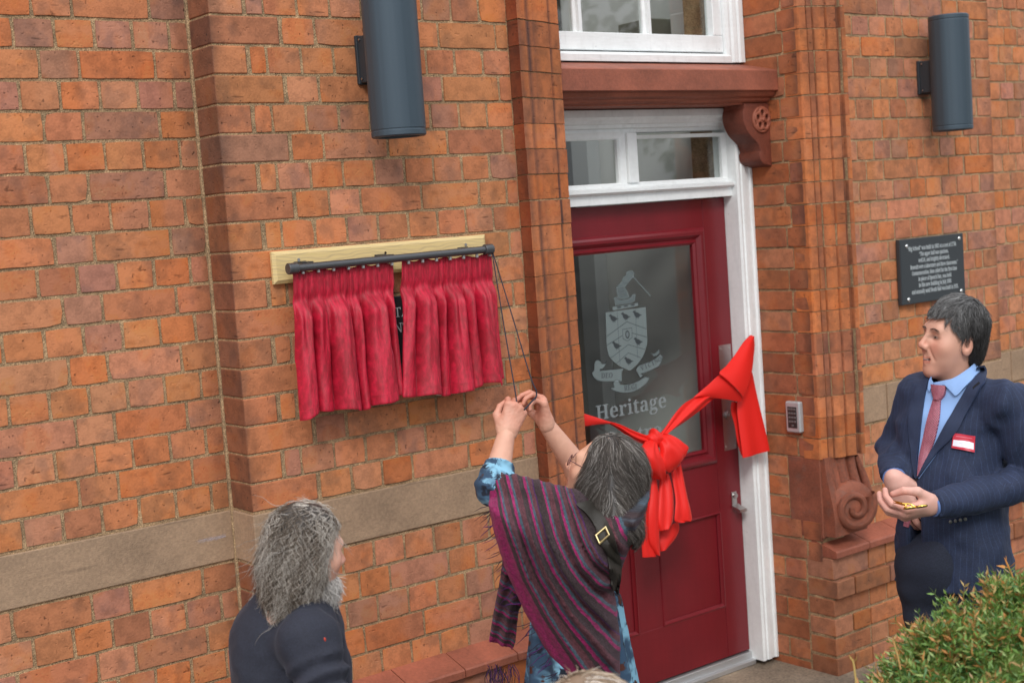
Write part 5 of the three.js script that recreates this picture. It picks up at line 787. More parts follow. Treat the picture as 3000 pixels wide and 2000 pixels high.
  P.add('notch', drape(jacketRaw, [[2856, 1140, 2858, 1145], [2876, 1126, 2878, 1130]], 4.0, 4.75, 6, 2, 0.0135, 0.004), std({ color: col(16, 18, 26), roughness: 0.9 }));
  const bt = at(2682, 1396, hit(jacketRaw, 2682, 1396, 4.0, 4.75) ?? 4.3), bg = new THREE.SphereGeometry(0.0095, 14, 10); bg.scale(1, 1, 0.55); bg.translate(bt.x, bt.y, bt.z + 0.008); P.add('button', bg, std({ color: col(50, 48, 44), roughness: 0.3 }));
  const sb = []; for (let i = 0; i < 4; i++) { const px = 2786 + i * 14.5, py = 1528 - i * 2.6, d = hit(jacket, px, py, 4.0, 4.8) ?? 4.2, p = at(px, py, d), s = new THREE.SphereGeometry(0.0055, 10, 6); s.translate(p.x, p.y, p.z); sb.push(s); } P.add('cuff_buttons', sb, std({ color: col(120, 122, 120), roughness: 0.3 }));
  // name badge
  const badgeT = canvasTex(320, 250, (g, w, h) => { g.fillStyle = 'rgb(196,36,60)'; g.fillRect(0, 0, w, h); g.fillStyle = 'rgb(232,232,244)'; g.fillRect(14, 108, w - 30, 104); g.fillStyle = 'rgba(240,190,200,0.5)'; g.fillRect(40, 40, 240, 12); g.fillStyle = 'rgba(190,180,200,0.7)'; g.fillRect(100, 150, 130, 8); g.fillRect(130, 172, 70, 7); });
  const bgeo = drape(jacketRaw, [[2796, 1268, 2859, 1277], [2790, 1312, 2855, 1325]], 4.0, 4.75, 4, 4, 0.008, 0.003); { const u = bgeo.attributes.uv; for (let i = 0; i < u.count; i++) u.setXY(i, u.getX(i), 1 - u.getY(i)); } P.add('name_badge', bgeo, std({ map: badgeT, roughness: 0.35 }));
  // cuffs
  P.add('cuff', [cyl(wR.clone().addScaledVector(cutR, -0.02), wR.clone().addScaledVector(cutR, 0.010), 0.036, 20, 0.037), cyl(wL.clone().addScaledVector(cutL, -0.02), wL.clone().addScaledVector(cutL, 0.006), 0.037, 20, 0.036)], std({ color: col(100, 128, 186), roughness: 0.8 }));
  // hair: thick, grey, swept forward over the brow, darker behind
  const line = (x, y, z) => { const ax = Math.abs(x); return z > 0.02 ? y - (0.075 - (z - 0.09) * 0.25) - (ax > 0.05 ? -(ax - 0.05) * 1.6 : 0) : z > -0.035 ? y - lerp(-0.035, 0.055, sstep(0.0, 0.045, z)) + (z < -0.0 ? 0.0 : 0) : y + 0.075 + (z + 0.035) * 0.2; };
  const earClear = (x, y, z) => Math.abs(x) > 0.06 && z > -0.035 && z < 0.018 && y < 0.028;
  const hairL = (x, y, z) => { const sk2 = ell(V(0, 0.040, -0.014), V(0.088, 0.104, 0.107))(x, y, z), low = ell(V(0, -0.025, -0.062), V(0.066, 0.070, 0.046))(x, y, z); let d = smin(sk2, low, 0.03); d += 0.004 * noise3(x * 70, y * 26, z * 26) + 0.003 * noise3(x * 150, y * 50, z * 60); let cut = -line(x, y, z); d = smax(d, cut, 0.010); if (earClear(x, y, z)) d = Math.max(d, 0.006); return d; };
  const hair = hf.to(hairL), hgeo = nets(hair, ...box3(Hc.clone().add(V(0, 0.03, 0)), 0.14, 0.15, 0.14), 0.0045), grey = (R, l) => { const k = R(), front = sstep(-0.06, 0.09, l.z) * 0.6 + sstep(0.05, 0.13, l.y) * 0.4; const c = mix3(C3(54, 51, 51), C3(176, 176, 176), clamp(k * k * 1.0 * front + 0.16 * front + 0.25 * noise3(l.x * 60, l.y * 60, l.z * 60) * front)); return [c, mul3(c, 0.85)]; };
  const RH = rng(77); P.add('hair', [paintBy(hgeo, (x, y, z) => { const l = hf.loc(V(x, y, z)); return mul3(C3(84, 82, 82), 0.7 + 0.4 * noise3(l.x * 200, l.y * 40, l.z * 40) + 0.25 * sstep(0.0, 0.1, l.z)); }),
    growHair(RH, 5600, hair, (R) => { for (let i = 0; i < 8; i++) { const dv = V(R() * 2 - 1, R() * 2 - 1, R() * 2 - 1).normalize(); let p = hf.w(dv.x * 0.12, 0.03 + dv.y * 0.14, dv.z * 0.13 - 0.01); for (let s = 0; s < 4; s++) { const v = hair(p.x, p.y, p.z); p = p.clone().addScaledVector(grad(hair, p), -v); } const l = hf.loc(p); if (Math.abs(hair(p.x, p.y, p.z)) < 0.004 && line(l.x, l.y, l.z) > 0.004) return p; } return null; },
      (p, n) => { const l = hf.loc(p); const wk = Math.max(sstep(0.052, 0.080, Math.abs(l.x)), sstep(0.0, -0.05, l.z)), d = hf.d(-l.x * 1.5 + 0.12, -0.25 - sstep(0.04, 0.1, l.z) * 0.9, 1).multiplyScalar(1 - wk).add(hf.d(0, -1, l.z < 0 ? -0.1 : -0.3).multiplyScalar(wk)); return d.addScaledVector(n, -d.dot(n)); }, { len: 0.062, seg: 8, w: 0.0007, lift: 0.004, curl: 0.30, freq: 0.6, free: 0.009, stick: 0.75, clump: 34, col: (R, p) => grey(R, hf.loc(p)) })], M.hairCol);
  // brows and eyes
  const RB = rng(5), bl = []; for (let i = 0; i < 80; i++) { const s = i & 1 ? 1 : -1, ax = 0.012 + RB() * 0.042, y = 0.0235 + 0.005 * Math.sin(ax * 55) + RB() * 0.005; let p = hf.w(s * ax, y, 0.10); for (let k = 0; k < 5; k++) { const v = head(p.x, p.y, p.z); p = p.addScaledVector(grad(head, p), -v); } const q = p.clone().add(hf.d(s * 0.009, 0.002, -0.002)), n = grad(head, q); bl.push({ pts: [p, p.clone().lerp(q, 0.5).addScaledVector(n, 0.002), q.addScaledVector(n, 0.001)], w: 0.0005, c: C3(92, 78, 70) }); } P.add('eyebrows', strandGeo(bl), M.hairCol);
  // the scissors lie across his left palm
  const S = thing('scissors', 'gold ceremonial scissors held in the hands of the man in the suit', 'scissors', [0, 0, 0]); const gold = std({ color: new THREE.Color(0.95, 0.62, 0.16), metalness: 1, roughness: 0.18 });
  const sp = (px, py, d) => at(px, py, d), rg = (c, a, b, nrm) => { const pts = []; for (let i = 0; i <= 22; i++) { const t = i / 22 * 6.283; pts.push(V().copy(c).addScaledVector(a, Math.cos(t)).addScaledVector(b, Math.sin(t))); } const cv = new THREE.CatmullRomCurve3(pts, true); return new THREE.TubeGeometry(cv, 44, 0.0035, 8, true); };
  const d0 = 4.115, r1 = sp(2668, 1487, d0), r2 = sp(2700, 1483, d0 - 0.01), ax1 = dir3(1, 0.05, 0).multiplyScalar(0.017), ax2 = dir3(0.1, 0.32, 0.95).multiplyScalar(0.013);
  mesh('handle', [rg(r1, ax1, ax2), tube([sp(2646, 1476, d0 + 0.01), sp(2655, 1480, d0), r1.clone().addScaledVector(ax1, -1)], 0.003, 8)], gold, S); mesh('handle', [rg(r2, ax1.clone().multiplyScalar(0.9), ax2), tube([sp(2646, 1475, d0 + 0.01), sp(2668, 1477, d0 - 0.004), r2.clone().addScaledVector(ax1, -0.9)], 0.003, 8)], gold, S);
  const bl1 = sp(2650, 1477, d0 + 0.01), bl2 = sp(2618, 1466, d0 + 0.045); mesh('blade', [cyl(bl1, bl2, 0.005, 6, 0.0012), cyl(bl1, bl2.clone().add(V(0, -0.006, 0)), 0.005, 6, 0.0012)], gold, S);
}
// ---------------------------------------------------------------- the woman drawing the curtains
{
  const g0 = -0.12, base = V(0.66, g0, 0.86), P = person('woman with dark grey hair in a striped magenta shawl reaching up to the curtain cord', base);
  const D = 4.10, skin = C3(214, 164, 138), S = FPX / D;
  // flat measure of the figure's own front plane, in the photograph's units at her distance
  const ref = at(1650, 1600, D), pl = (p) => { const q = p.clone().sub(ref), r = q.dot(VR), u = q.y, c = Math.cos(0.066), s = Math.sin(0.066); return [1650 + (r * c - u * s) * S, 1600 - (u * c + r * s) * S, q.dot(VT)]; };
  const polyD = (poly) => (x, y) => { let d = 1e9, ins = false; for (let i = 0, j = poly.length - 1; i < poly.length; j = i++) { const [ax, ay] = poly[j], [bx_, by] = poly[i], ex = bx_ - ax, ey = by - ay, px = x - ax, py = y - ay, t = clamp((px * ex + py * ey) / (ex * ex + ey * ey)); d = Math.min(d, Math.hypot(px - ex * t, py - ey * t)); if ((ay > y) !== (by > y) && x < (bx_ - ax) * (y - ay) / (by - ay) + ax) ins = !ins; } return ins ? -d : d; };
  // stripes follow lines that fall from the shoulder: each list is one line of the weave
  const LN = [[[1418, 1440], [1444, 1540], [1470, 1650], [1522, 1790], [1577, 1890], [1642, 2010], [1692, 2100]], [[1470, 1436], [1505, 1540], [1545, 1660], [1610, 1780], [1690, 1900], [1765, 2010], [1820, 2100]], [[1530, 1440], [1560, 1540], [1600, 1640], [1670, 1750], [1750, 1850], [1820, 1950], [1880, 2040]], [[1590, 1448], [1615, 1540], [1655, 1620], [1710, 1700], [1770, 1770], [1830, 1850], [1900, 1930]], [[1650, 1460], [1672, 1540], [1705, 1605], [1750, 1660], [1800, 1705], [1860, 1760], [1930, 1810]], [[1700, 1490], [1725, 1550], [1755, 1600], [1795, 1640], [1840, 1670], [1900, 1700], [1960, 1730]], [[1790, 1480], [1810, 1530], [1835, 1570], [1870, 1595], [1910, 1610], [1950, 1625], [2000, 1640]]];
  const lineD = (L, x, y) => { let best = 1e9, sg = 1; for (let i = 0; i < L.length - 1; i++) { const [ax, ay] = L[i], [bx_, by] = L[i + 1], ex = bx_ - ax, ey = by - ay, px = x - ax, py = y - ay, tt = (px * ex + py * ey) / (ex * ex + ey * ey), t = i === 0 ? Math.min(1, tt) : i === L.length - 2 ? Math.max(0, tt) : clamp(tt), d = Math.hypot(px - ex * t, py - ey * t); if (d < best) { best = d; sg = ex * py - ey * px < 0 ? 1 : -1; } } return best * sg; };
  const weave = (x, y) => { const d = LN.map((L) => lineD(L, x, y)); if (d[0] < 0) return d[0] / 60; for (let i = 0; i < LN.length - 1; i++) if (d[i + 1] < 0) return i + d[i] / (d[i] - d[i + 1]); return LN.length - 1 + d.at(-1) / 60; };
  const outline = polyD([[1432, 1452], [1480, 1438], [1560, 1442], [1640, 1456], [1700, 1476], [1780, 1470], [1850, 1455], [1905, 1430], [1880, 1520], [1845, 1600], [1815, 1680], [1798, 1725], [1812, 1800], [1822, 1900], [1826, 2060], [1690, 2085], [1650, 1996], [1590, 1905], [1532, 1790], [1480, 1656], [1448, 1540]]);
  const shLF = at(1665, 1520, 4.03), elF = at(1448, 1428, 4.12), wrF = at(1484, 1268, 4.20), shRt = at(1830, 1520, 4.22), elR = at(1706, 1392, 4.36), wrR = at(1603, 1246, 4.30);
  const armC = cap(shLF, elF.clone().lerp(shLF, 0.14), 0.085, 0.058), zc = (x, y) => lerp(0.02, -0.05, clamp((y - 1450) / 500)) + 0.06 * sstep(1560, 1440, x);
  const body0 = (x, y, z) => { const [px, py, t] = pl(V(x, y, z)), d2 = outline(px, py), w = weave(px, py), inn = clamp(-d2 / 165), h = 0.185 * Math.sqrt(inn * (2 - inn)) + 0.006;
    const amp = 0.012 * sstep(1440, 1560, py) + 0.006, fold = amp * (Math.sin(w * 6.6 + 1.2) + 0.45 * Math.sin(w * 15 + py * 0.006)) * sstep(6, 50, -d2), pinch = 0.010 * Math.sin(py * 0.085 + px * 0.02) * Math.exp(-(((px - 1785) / 55) ** 2) - (((py - 1690) / 80) ** 2));
    let d = Math.max(Math.abs(t - zc(px, py)) - h + (t > zc(px, py) ? -fold - pinch : 0), d2 / S); const a = armC(x, y, z) + 0.004 * Math.sin(w * 12); return smin(d * 0.8, a, 0.05); };
  const bb = boxOf([at(1415, 1425, D), at(1915, 1425, D), at(1640, 2080, D), at(1840, 2080, D)], 0.05); bb[0].addScaledVector(V(1, 0, 1), -0.20); bb[1].addScaledVector(V(1, 0, 1), 0.20);
  // wool stripes
  const cM = C3(160, 32, 98), cD = C3(62, 48, 50), cT = C3(74, 94, 108), cW = C3(100, 56, 64), cP = C3(74, 34, 92);
  const RS = rng(17), seq = [[0, cM], [0.118, cM]]; { let u = 0.122, i = 0; const ord = [cD, cM, cT, cW, cD, cM, cT, cW, cW, cD, cM, cT, cW, cP, cD], wd = [0.022, 0.016, 0.016, 0.040, 0.026, 0.017, 0.022, 0.022, 0.022, 0.034, 0.016, 0.017, 0.034, 0.010, 0.030]; while (u < 0.99) { const w = wd[i % 15] * (0.8 + 0.5 * RS()); seq.push([u + 0.004, ord[i % 15]], [u + w, ord[i % 15]]); u += w; i++; } seq.push([1, cD]); }
  const shawlTex = tex(1024, (u, v) => { const q = clamp(u + (fbm(u * 60, v * 30, 60, 2, 501) - 0.5) * 0.010); let i = 0; while (i < seq.length - 2 && q > seq[i + 1][0]) i++; const c = mix3(seq[i][1], seq[i + 1][1], clamp((q - seq[i][0]) / (seq[i + 1][0] - seq[i][0]))), f = fbm(u * 180, v * 120, 240, 2, 505), m = fbm(u * 50, v * 40, 50, 3, 511), k = 0.78 + (f - 0.5) * 0.75 + (m - 0.5) * 0.45; return c.map((x) => { x = clamp(x * k); return x <= 0.0031308 ? x * 12.92 : 1.055 * Math.pow(x, 1 / 2.4) - 0.055; }); }, true, 1);
  const wool = phys({ map: shawlTex, roughness: 0.95, sheen: 0.6, sheenColor: new THREE.Color(0.4, 0.25, 0.35), sheenRoughness: 0.7, bumpMap: grainBump, bumpScale: 0.003 });
  const weaveUV = (g, off = 0, sc = 1) => { const p = g.attributes.position, uv = new Float32Array(p.count * 2); for (let i = 0; i < p.count; i++) { const [x, y] = pl(V(p.getX(i), p.getY(i), p.getZ(i))); uv[i * 2] = clamp((weave(x, y) + 0.02) / 6.3 * sc + off, 0.002, 0.998); uv[i * 2 + 1] = y / 400; } g.setAttribute('uv', new THREE.BufferAttribute(uv, 2)); return g; };
  P.add('shawl', weaveUV(nets(body0, bb[0], bb[1], 0.0085)), wool);
  // the shawl's far end hanging in front of her
  const out2 = polyD([[1478, 1640], [1500, 1680], [1545, 1800], [1520, 1850], [1508, 1950], [1500, 1972], [1470, 1960], [1426, 1945], [1440, 1860], [1462, 1750]]), far = (x, y, z) => { const [px, py, t] = pl(V(x, y, z)), d2 = out2(px, py), w = px * 0.05 + py * 0.012, zz = -0.20 + 0.012 * Math.sin(w * 3); return Math.max(Math.abs(t - zz) - 0.010 - 0.01 * sstep(0, 40, -d2), d2 / S) * 0.8; };
  const b2 = boxOf([at(1420, 1640, D + 0.2), at(1550, 1975, D + 0.2)], 0.08); { const g = nets(far, b2[0], b2[1], 0.008), p = g.attributes.position, uv = []; for (let i = 0; i < p.count; i++) { const [x, y] = pl(V(p.getX(i), p.getY(i), p.getZ(i))); uv.push(clamp(0.96 - (y - 1640 - (x - 1480) * 0.55) / 340 * 0.92, 0.01, 0.98), x / 300); } g.setAttribute('uv', new THREE.Float32BufferAttribute(uv, 2)); P.add('shawl_end', g, wool); }
  const RF = rng(31), fr = []; const fringe = (x, y, d, dx, dy, c) => { const a = at(x, y, d), pts = []; let p = a.clone(); const ph = RF() * 6; for (let i = 0; i < 7; i++) { pts.push(p.clone()); p.addScaledVector(VR, (dx + Math.sin(ph + i * 1.3) * 0.5) * 0.0085).addScaledVector(UP, (dy + Math.cos(ph + i) * 0.3) * 0.0085); } fr.push({ pts, w: 0.0013, c, c2: c }); };
  for (let i = 0; i < 46; i++) { const s = RF(), k = s * 5, j = Math.min(4, Math.floor(k)), a = [[1430, 1460], [1452, 1545], [1480, 1652], [1530, 1785], [1585, 1890], [1645, 1992]]; const x = lerp(a[j][0], a[j + 1][0], k - j), y = lerp(a[j][1], a[j + 1][1], k - j); fringe(x + 3, y, 4.06 + 0.03 * RF(), -0.6 - RF() * 0.6, -0.9 * RF() - 0.1, RF() < 0.5 ? C3(52, 34, 60) : C3(90, 40, 110)); }
  for (let i = 0; i < 40; i++) fringe(1428 + RF() * 80, 1944 + RF() * 26, 4.27, (RF() - 0.5) * 0.8, -1 - RF(), RF() < 0.6 ? C3(48, 36, 46) : C3(84, 40, 100));
  P.add('fringe', strandGeo(fr), std({ vertexColors: true, roughness: 0.9 })).userData.kind = 'stuff';
  // dress in blue tie-dye, seen at the cuff and below the hem
  const dyeTex = tex(512, (u, v) => { const a = fbm(u * 6 + 1.6 * fbm(u * 4, v * 4, 4, 3, 521), v * 6, 6, 4, 525), b = fbm(u * 8, v * 8, 8, 4, 529); let c = mix3([0.20, 0.30, 0.40], [0.52, 0.72, 0.82], sstep(0.36, 0.56, a)); c = mix3(c, [0.10, 0.13, 0.19], sstep(0.56, 0.64, b)); c = mix3(c, [0.30, 0.15, 0.12], sstep(0.70, 0.78, fbm(u * 12, v * 12, 12, 3, 533))); return c; }, true, 0.34);
  const dye = std({ map: dyeTex, roughness: 0.85 });
  const hip = at(1690, 1830, D + 0.13), footZ = hip.z, kneeY = 0.42, skirt0 = uni([cap(at(1690, 1800, D + 0.12), V(hip.x, 0.45, footZ), 0.135, 0.185), cap(V(hip.x, 0.45, footZ), V(hip.x, 0.10, footZ), 0.185, 0.215)], 0.05);
  const skirt = (x, y, z) => { const a = Math.atan2(z - footZ, x - hip.x); return Math.max(skirt0(x, y, z) + (0.010 + 0.018 * sstep(0.9, 0.2, y)) * Math.sin(a * 9 + 0.8 * Math.sin(y * 5)), 0.06 - y); };
  P.add('dress', boxUV(nets(skirt, V(hip.x - 0.27, 0.03, footZ - 0.27), V(hip.x + 0.27, 1.02, footZ + 0.27), 0.012)), dye);
  const cuffS = uni([cap(elF, elF.clone().lerp(wrF, 0.45), 0.053, 0.047), cap(shLF.clone().lerp(elF, 0.75), elF, 0.054, 0.053)], 0.02), cd = wrF.clone().sub(elF).normalize(), cp = elF.clone().lerp(wrF, 0.43), cuff = (x, y, z) => Math.max(cuffS(x, y, z) + 0.0022 * Math.sin(y * 130 + x * 50) + 0.002 * noise3(x * 60, y * 60, z * 60), (x - cp.x) * cd.x + (y - cp.y) * cd.y + (z - cp.z) * cd.z);
  P.add('sleeve', boxUV(nets(cuff, ...boxOf([elF, cp], 0.09), 0.005)), dye);
  const cuffR0 = cap(elR, shRt, 0.052, 0.06), cuffR = (x, y, z) => cuffR0(x, y, z) + 0.003 * Math.sin(y * 140); P.add('sleeve', boxUV(nets(cuffR, ...boxOf([elR, shRt], 0.09), 0.008)), dye);
  // body: head thrown back, forearms raised, hands on the cord
  const Hc = at(1762, 1388, 4.13), hf = frame3(Hc, dir3(-0.80, 0.42, -0.36), dir3(0.42, 0.9, 0.12)), headL = headSDF({ fat: 0.0 }), head = hf.to((x, y, z) => headL(x / 0.88, y / 0.88, z / 0.88) * 0.88);
  const hL = handSDF(wrF, dir3(0.42, 0.86, -0.28), dir3(0.12, 0.10, 0.98), 1, [[1.0, 1.25, 0.8], [1.1, 1.3, 0.8], [1.15, 1.3, 0.8], [1.2, 1.3, 0.8]], 0.94, 0.7, 0.35);
  const hR = handSDF(wrR, dir3(-0.16, 0.96, 0.05), dir3(0.72, 0.12, -0.25), -1, [[0.95, 0.75, 0.35], [0.85, 0.8, 0.4], [0.8, 1.0, 0.6], [0.9, 1.1, 0.7]], 0.92, 1, 0.6);
  const shM = at(1770, 1520, 4.13), coarse = uni([cap(shLF, elF, 0.045, 0.042), cap(elF, wrF, 0.044, 0.0265), cap(shRt, elR, 0.045, 0.042), cap(elR, wrR, 0.044, 0.026), cap(at(1790, 1470, 4.13), shM, 0.05, 0.06), cap(shM, shLF, 0.06, 0.05), cap(shM, shRt, 0.04, 0.045), cap(shM, hip, 0.06, 0.07), cap(hip, V(hip.x - 0.05, g0 + 0.06, footZ), 0.09, 0.04), cap(hip, V(hip.x + 0.08, g0 + 0.06, footZ), 0.09, 0.04), cap(V(hip.x - 0.05, g0 + 0.04, footZ), V(hip.x - 0.10, g0 + 0.03, footZ - 0.12), 0.042, 0.035), cap(V(hip.x + 0.08, g0 + 0.04, footZ), V(hip.x + 0.03, g0 + 0.03, footZ - 0.12), 0.042, 0.035)], 0.03);
  const cb = boxOf([shLF, elF, wrF, shRt, elR, wrR, hip], 0.16); cb[0].y = g0 + 0.0; const sk = skinAt({ base: skin, red: 0.4, brow: C3(70, 60, 58) });
  const arms = C3(218, 170, 146), hand = C3(208, 150, 128), body = [paintBy(nets(coarse, cb[0], cb[1], 0.010), (x, y, z) => mul3(mix3(arms, hand, 0.35 + 0.35 * noise3(x * 26, y * 26, z * 26)), 1 + 0.07 * noise3(x * 70, y * 70, z * 70))), paintBy(nets(head, ...box3(Hc, 0.17, 0.18, 0.17), 0.0036), (x, y, z) => { const l = hf.loc(V(x, y, z)).multiplyScalar(1 / 0.88); return sk(l.x, l.y, l.z); })];
  for (const h of [hL, hR]) body.push(paintBy(nets((x, y, z) => h.f(x, y, z) + 0.0009 * noise3(x * 220, y * 220, z * 220) , h.box[0], h.box[1], 0.0028), handColor(hand, h, arms)));
  P.add('body', body, M.skin);
  // hair: a grey bob that falls back from the crown
  const scalp = hf.to(ell(V(0, 0.026, -0.030), V(0.078, 0.092, 0.096)));
  const fall = uni([cap(at(1795, 1350, 4.13), at(1806, 1455, 4.12), 0.068, 0.062), cap(at(1815, 1440, 4.13), at(1826, 1515, 4.12), 0.048, 0.034), cap(at(1740, 1440, 4.09), at(1730, 1500, 4.07), 0.050, 0.036), cap(at(1775, 1450, 4.06), at(1798, 1572, 4.01), 0.056, 0.040), cap(at(1815, 1480, 4.06), at(1846, 1556, 4.02), 0.048, 0.030)], 0.05);
  const faceCut = hf.to((x, y, z) => z - 0.030 - 0.42 * Math.max(0, y - 0.03) + 0.2 * Math.max(0, -0.02 - y));
  const hair = (x, y, z) => smax(smin(scalp(x, y, z), fall(x, y, z), 0.035), faceCut(x, y, z), 0.015) + 0.003 * noise3(x * 40, y * 12, z * 40), RH = rng(88), crown = at(1800, 1290, 4.11);
  const hc = (R) => { const k = R(); return k < 0.42 ? [C3(80, 72, 66), C3(66, 59, 54)] : k < 0.84 ? [C3(118, 110, 103), C3(88, 80, 74)] : [C3(188, 183, 178), C3(146, 140, 134)]; };
  P.add('hair', [paintBy(nets(hair, ...boxOf([Hc, at(1838, 1510, 4.12), at(1700, 1420, 4.1)], 0.13), 0.0055), (x, y, z) => mul3(C3(70, 66, 64), 0.8 + 0.3 * noise3(x * 130, y * 30, z * 130))),
    growHair(RH, 9500, hair, (R) => { const a = V(R() * 2 - 1, R() * 2 - 0.75, R() * 2 - 1).normalize(); let p = Hc.clone().addScaledVector(VR, 0.02).addScaledVector(UP, -0.03 * R()).addScaledVector(a, 0.16); for (let s = 0; s < 5; s++) { const v = hair(p.x, p.y, p.z); p = p.addScaledVector(grad(hair, p), -v); } return p; },
      (p, n, t) => { const o = p.clone().sub(crown); const d = o.addScaledVector(n, -o.dot(n)).normalize().multiplyScalar(0.5 * (1 - sstep(0.02, 0.14, p.distanceTo(crown)))); d.add(V(0, -1, 0)).addScaledVector(VR, 0.12 + 0.5 * sstep(1.36, 1.28, p.y) * Math.sign(p.clone().sub(Hc).dot(VR) - 0.02)); return d.addScaledVector(n, -d.dot(n) * 0.9); }, { len: 0.12, seg: 10, w: 0.00062, lift: 0.006, curl: 0.34, freq: 0.5, free: 0.018, stick: 0.7, clump: 22, col: hc })], M.hairCol);
  // spectacles, earring, strap with its brass buckle
  const G = (x, y, z) => hf.w(x * 0.88, y * 0.88, z * 0.88), rim = (s) => { const pts = []; for (let i = 0; i < 20; i++) { const a = i / 20 * 6.283; pts.push(G(s * 0.034 + Math.cos(a) * 0.024, 0.004 + Math.sin(a) * 0.019, 0.110 - 0.004 * Math.cos(a) * s)); } return new THREE.TubeGeometry(new THREE.CatmullRomCurve3(pts, true), 40, 0.0016, 6, true); };
  P.add('spectacles', [rim(1), rim(-1), cyl(G(-0.010, 0.008, 0.113), G(0.010, 0.008, 0.113), 0.0014, 6), cyl(G(0.058, 0.010, 0.105), G(0.080, 0.012, 0.0), 0.0013, 6), cyl(G(-0.058, 0.010, 0.105), G(-0.080, 0.012, 0.0), 0.0013, 6)], std({ color: col(120, 84, 80), roughness: 0.3, metalness: 0.5 }));
  const strapM = std({ color: col(44, 40, 34), roughness: 0.6, bumpMap: grainBump, bumpScale: 0.001 });
  const st = P.add('bag_strap', boxUV(drape(body0, [[1688, 1478, 1730, 1466], [1714, 1506, 1752, 1496], [1748, 1556, 1786, 1540], [1772, 1620, 1810, 1602], [1784, 1672, 1814, 1676], [1788, 1722, 1806, 1740]], 3.6, 4.4, 26, 6, 0.008, 0.005)), strapM);
  { const q = (x, y) => { const d = hit(body0, x, y, 3.6, 4.4) ?? 4; return at(x, y, d - 0.013); }, c = [q(1746, 1568), q(1774, 1544), q(1785, 1566), q(1757, 1592)]; const m = []; for (let i = 0; i < 4; i++) m.push(tube([c[i], c[i].clone().lerp(c[(i + 1) % 4], 0.5), c[(i + 1) % 4]], 0.0034, 8, 6)); m.push(...c.map((p) => { const s = new THREE.SphereGeometry(0.0036, 8, 6); s.translate(p.x, p.y, p.z); return s; })); P.add('buckle', m, std({ color: new THREE.Color(0.80, 0.66, 0.34), metalness: 1, roughness: 0.3 }), st); }
  // the cord: from the pole's end to her hands and between them
  const tipL = hL.fr.w(0.0, 0.006, 0.085), tipR = at(1570, 1160, 4.27), cm = [tube([[0.944, 1.930, 0.080], V(0.944, 1.93, 0.08).lerp(tipL, 0.5), tipL.clone().add(V(0, 0.012, 0)), tipL], 0.0022, 6, 40), tube([[0.950, 1.930, 0.076], V(0.95, 1.93, 0.076).lerp(at(1562, 1125, 4.28), 0.5), at(1562, 1125, 4.28), at(1571, 1143, 4.255)], 0.0022, 6, 40), tube([at(1571, 1143, 4.255), at(1572, 1158, 4.25), at(1556, 1178, 4.21), at(1536, 1200, 4.17)], 0.0026, 6, 20)];
  tag(mesh('draw_cord', cm, M.cord), 'thin black draw cord running from the curtain pole to the woman\u2019s hands', 'cord');
}
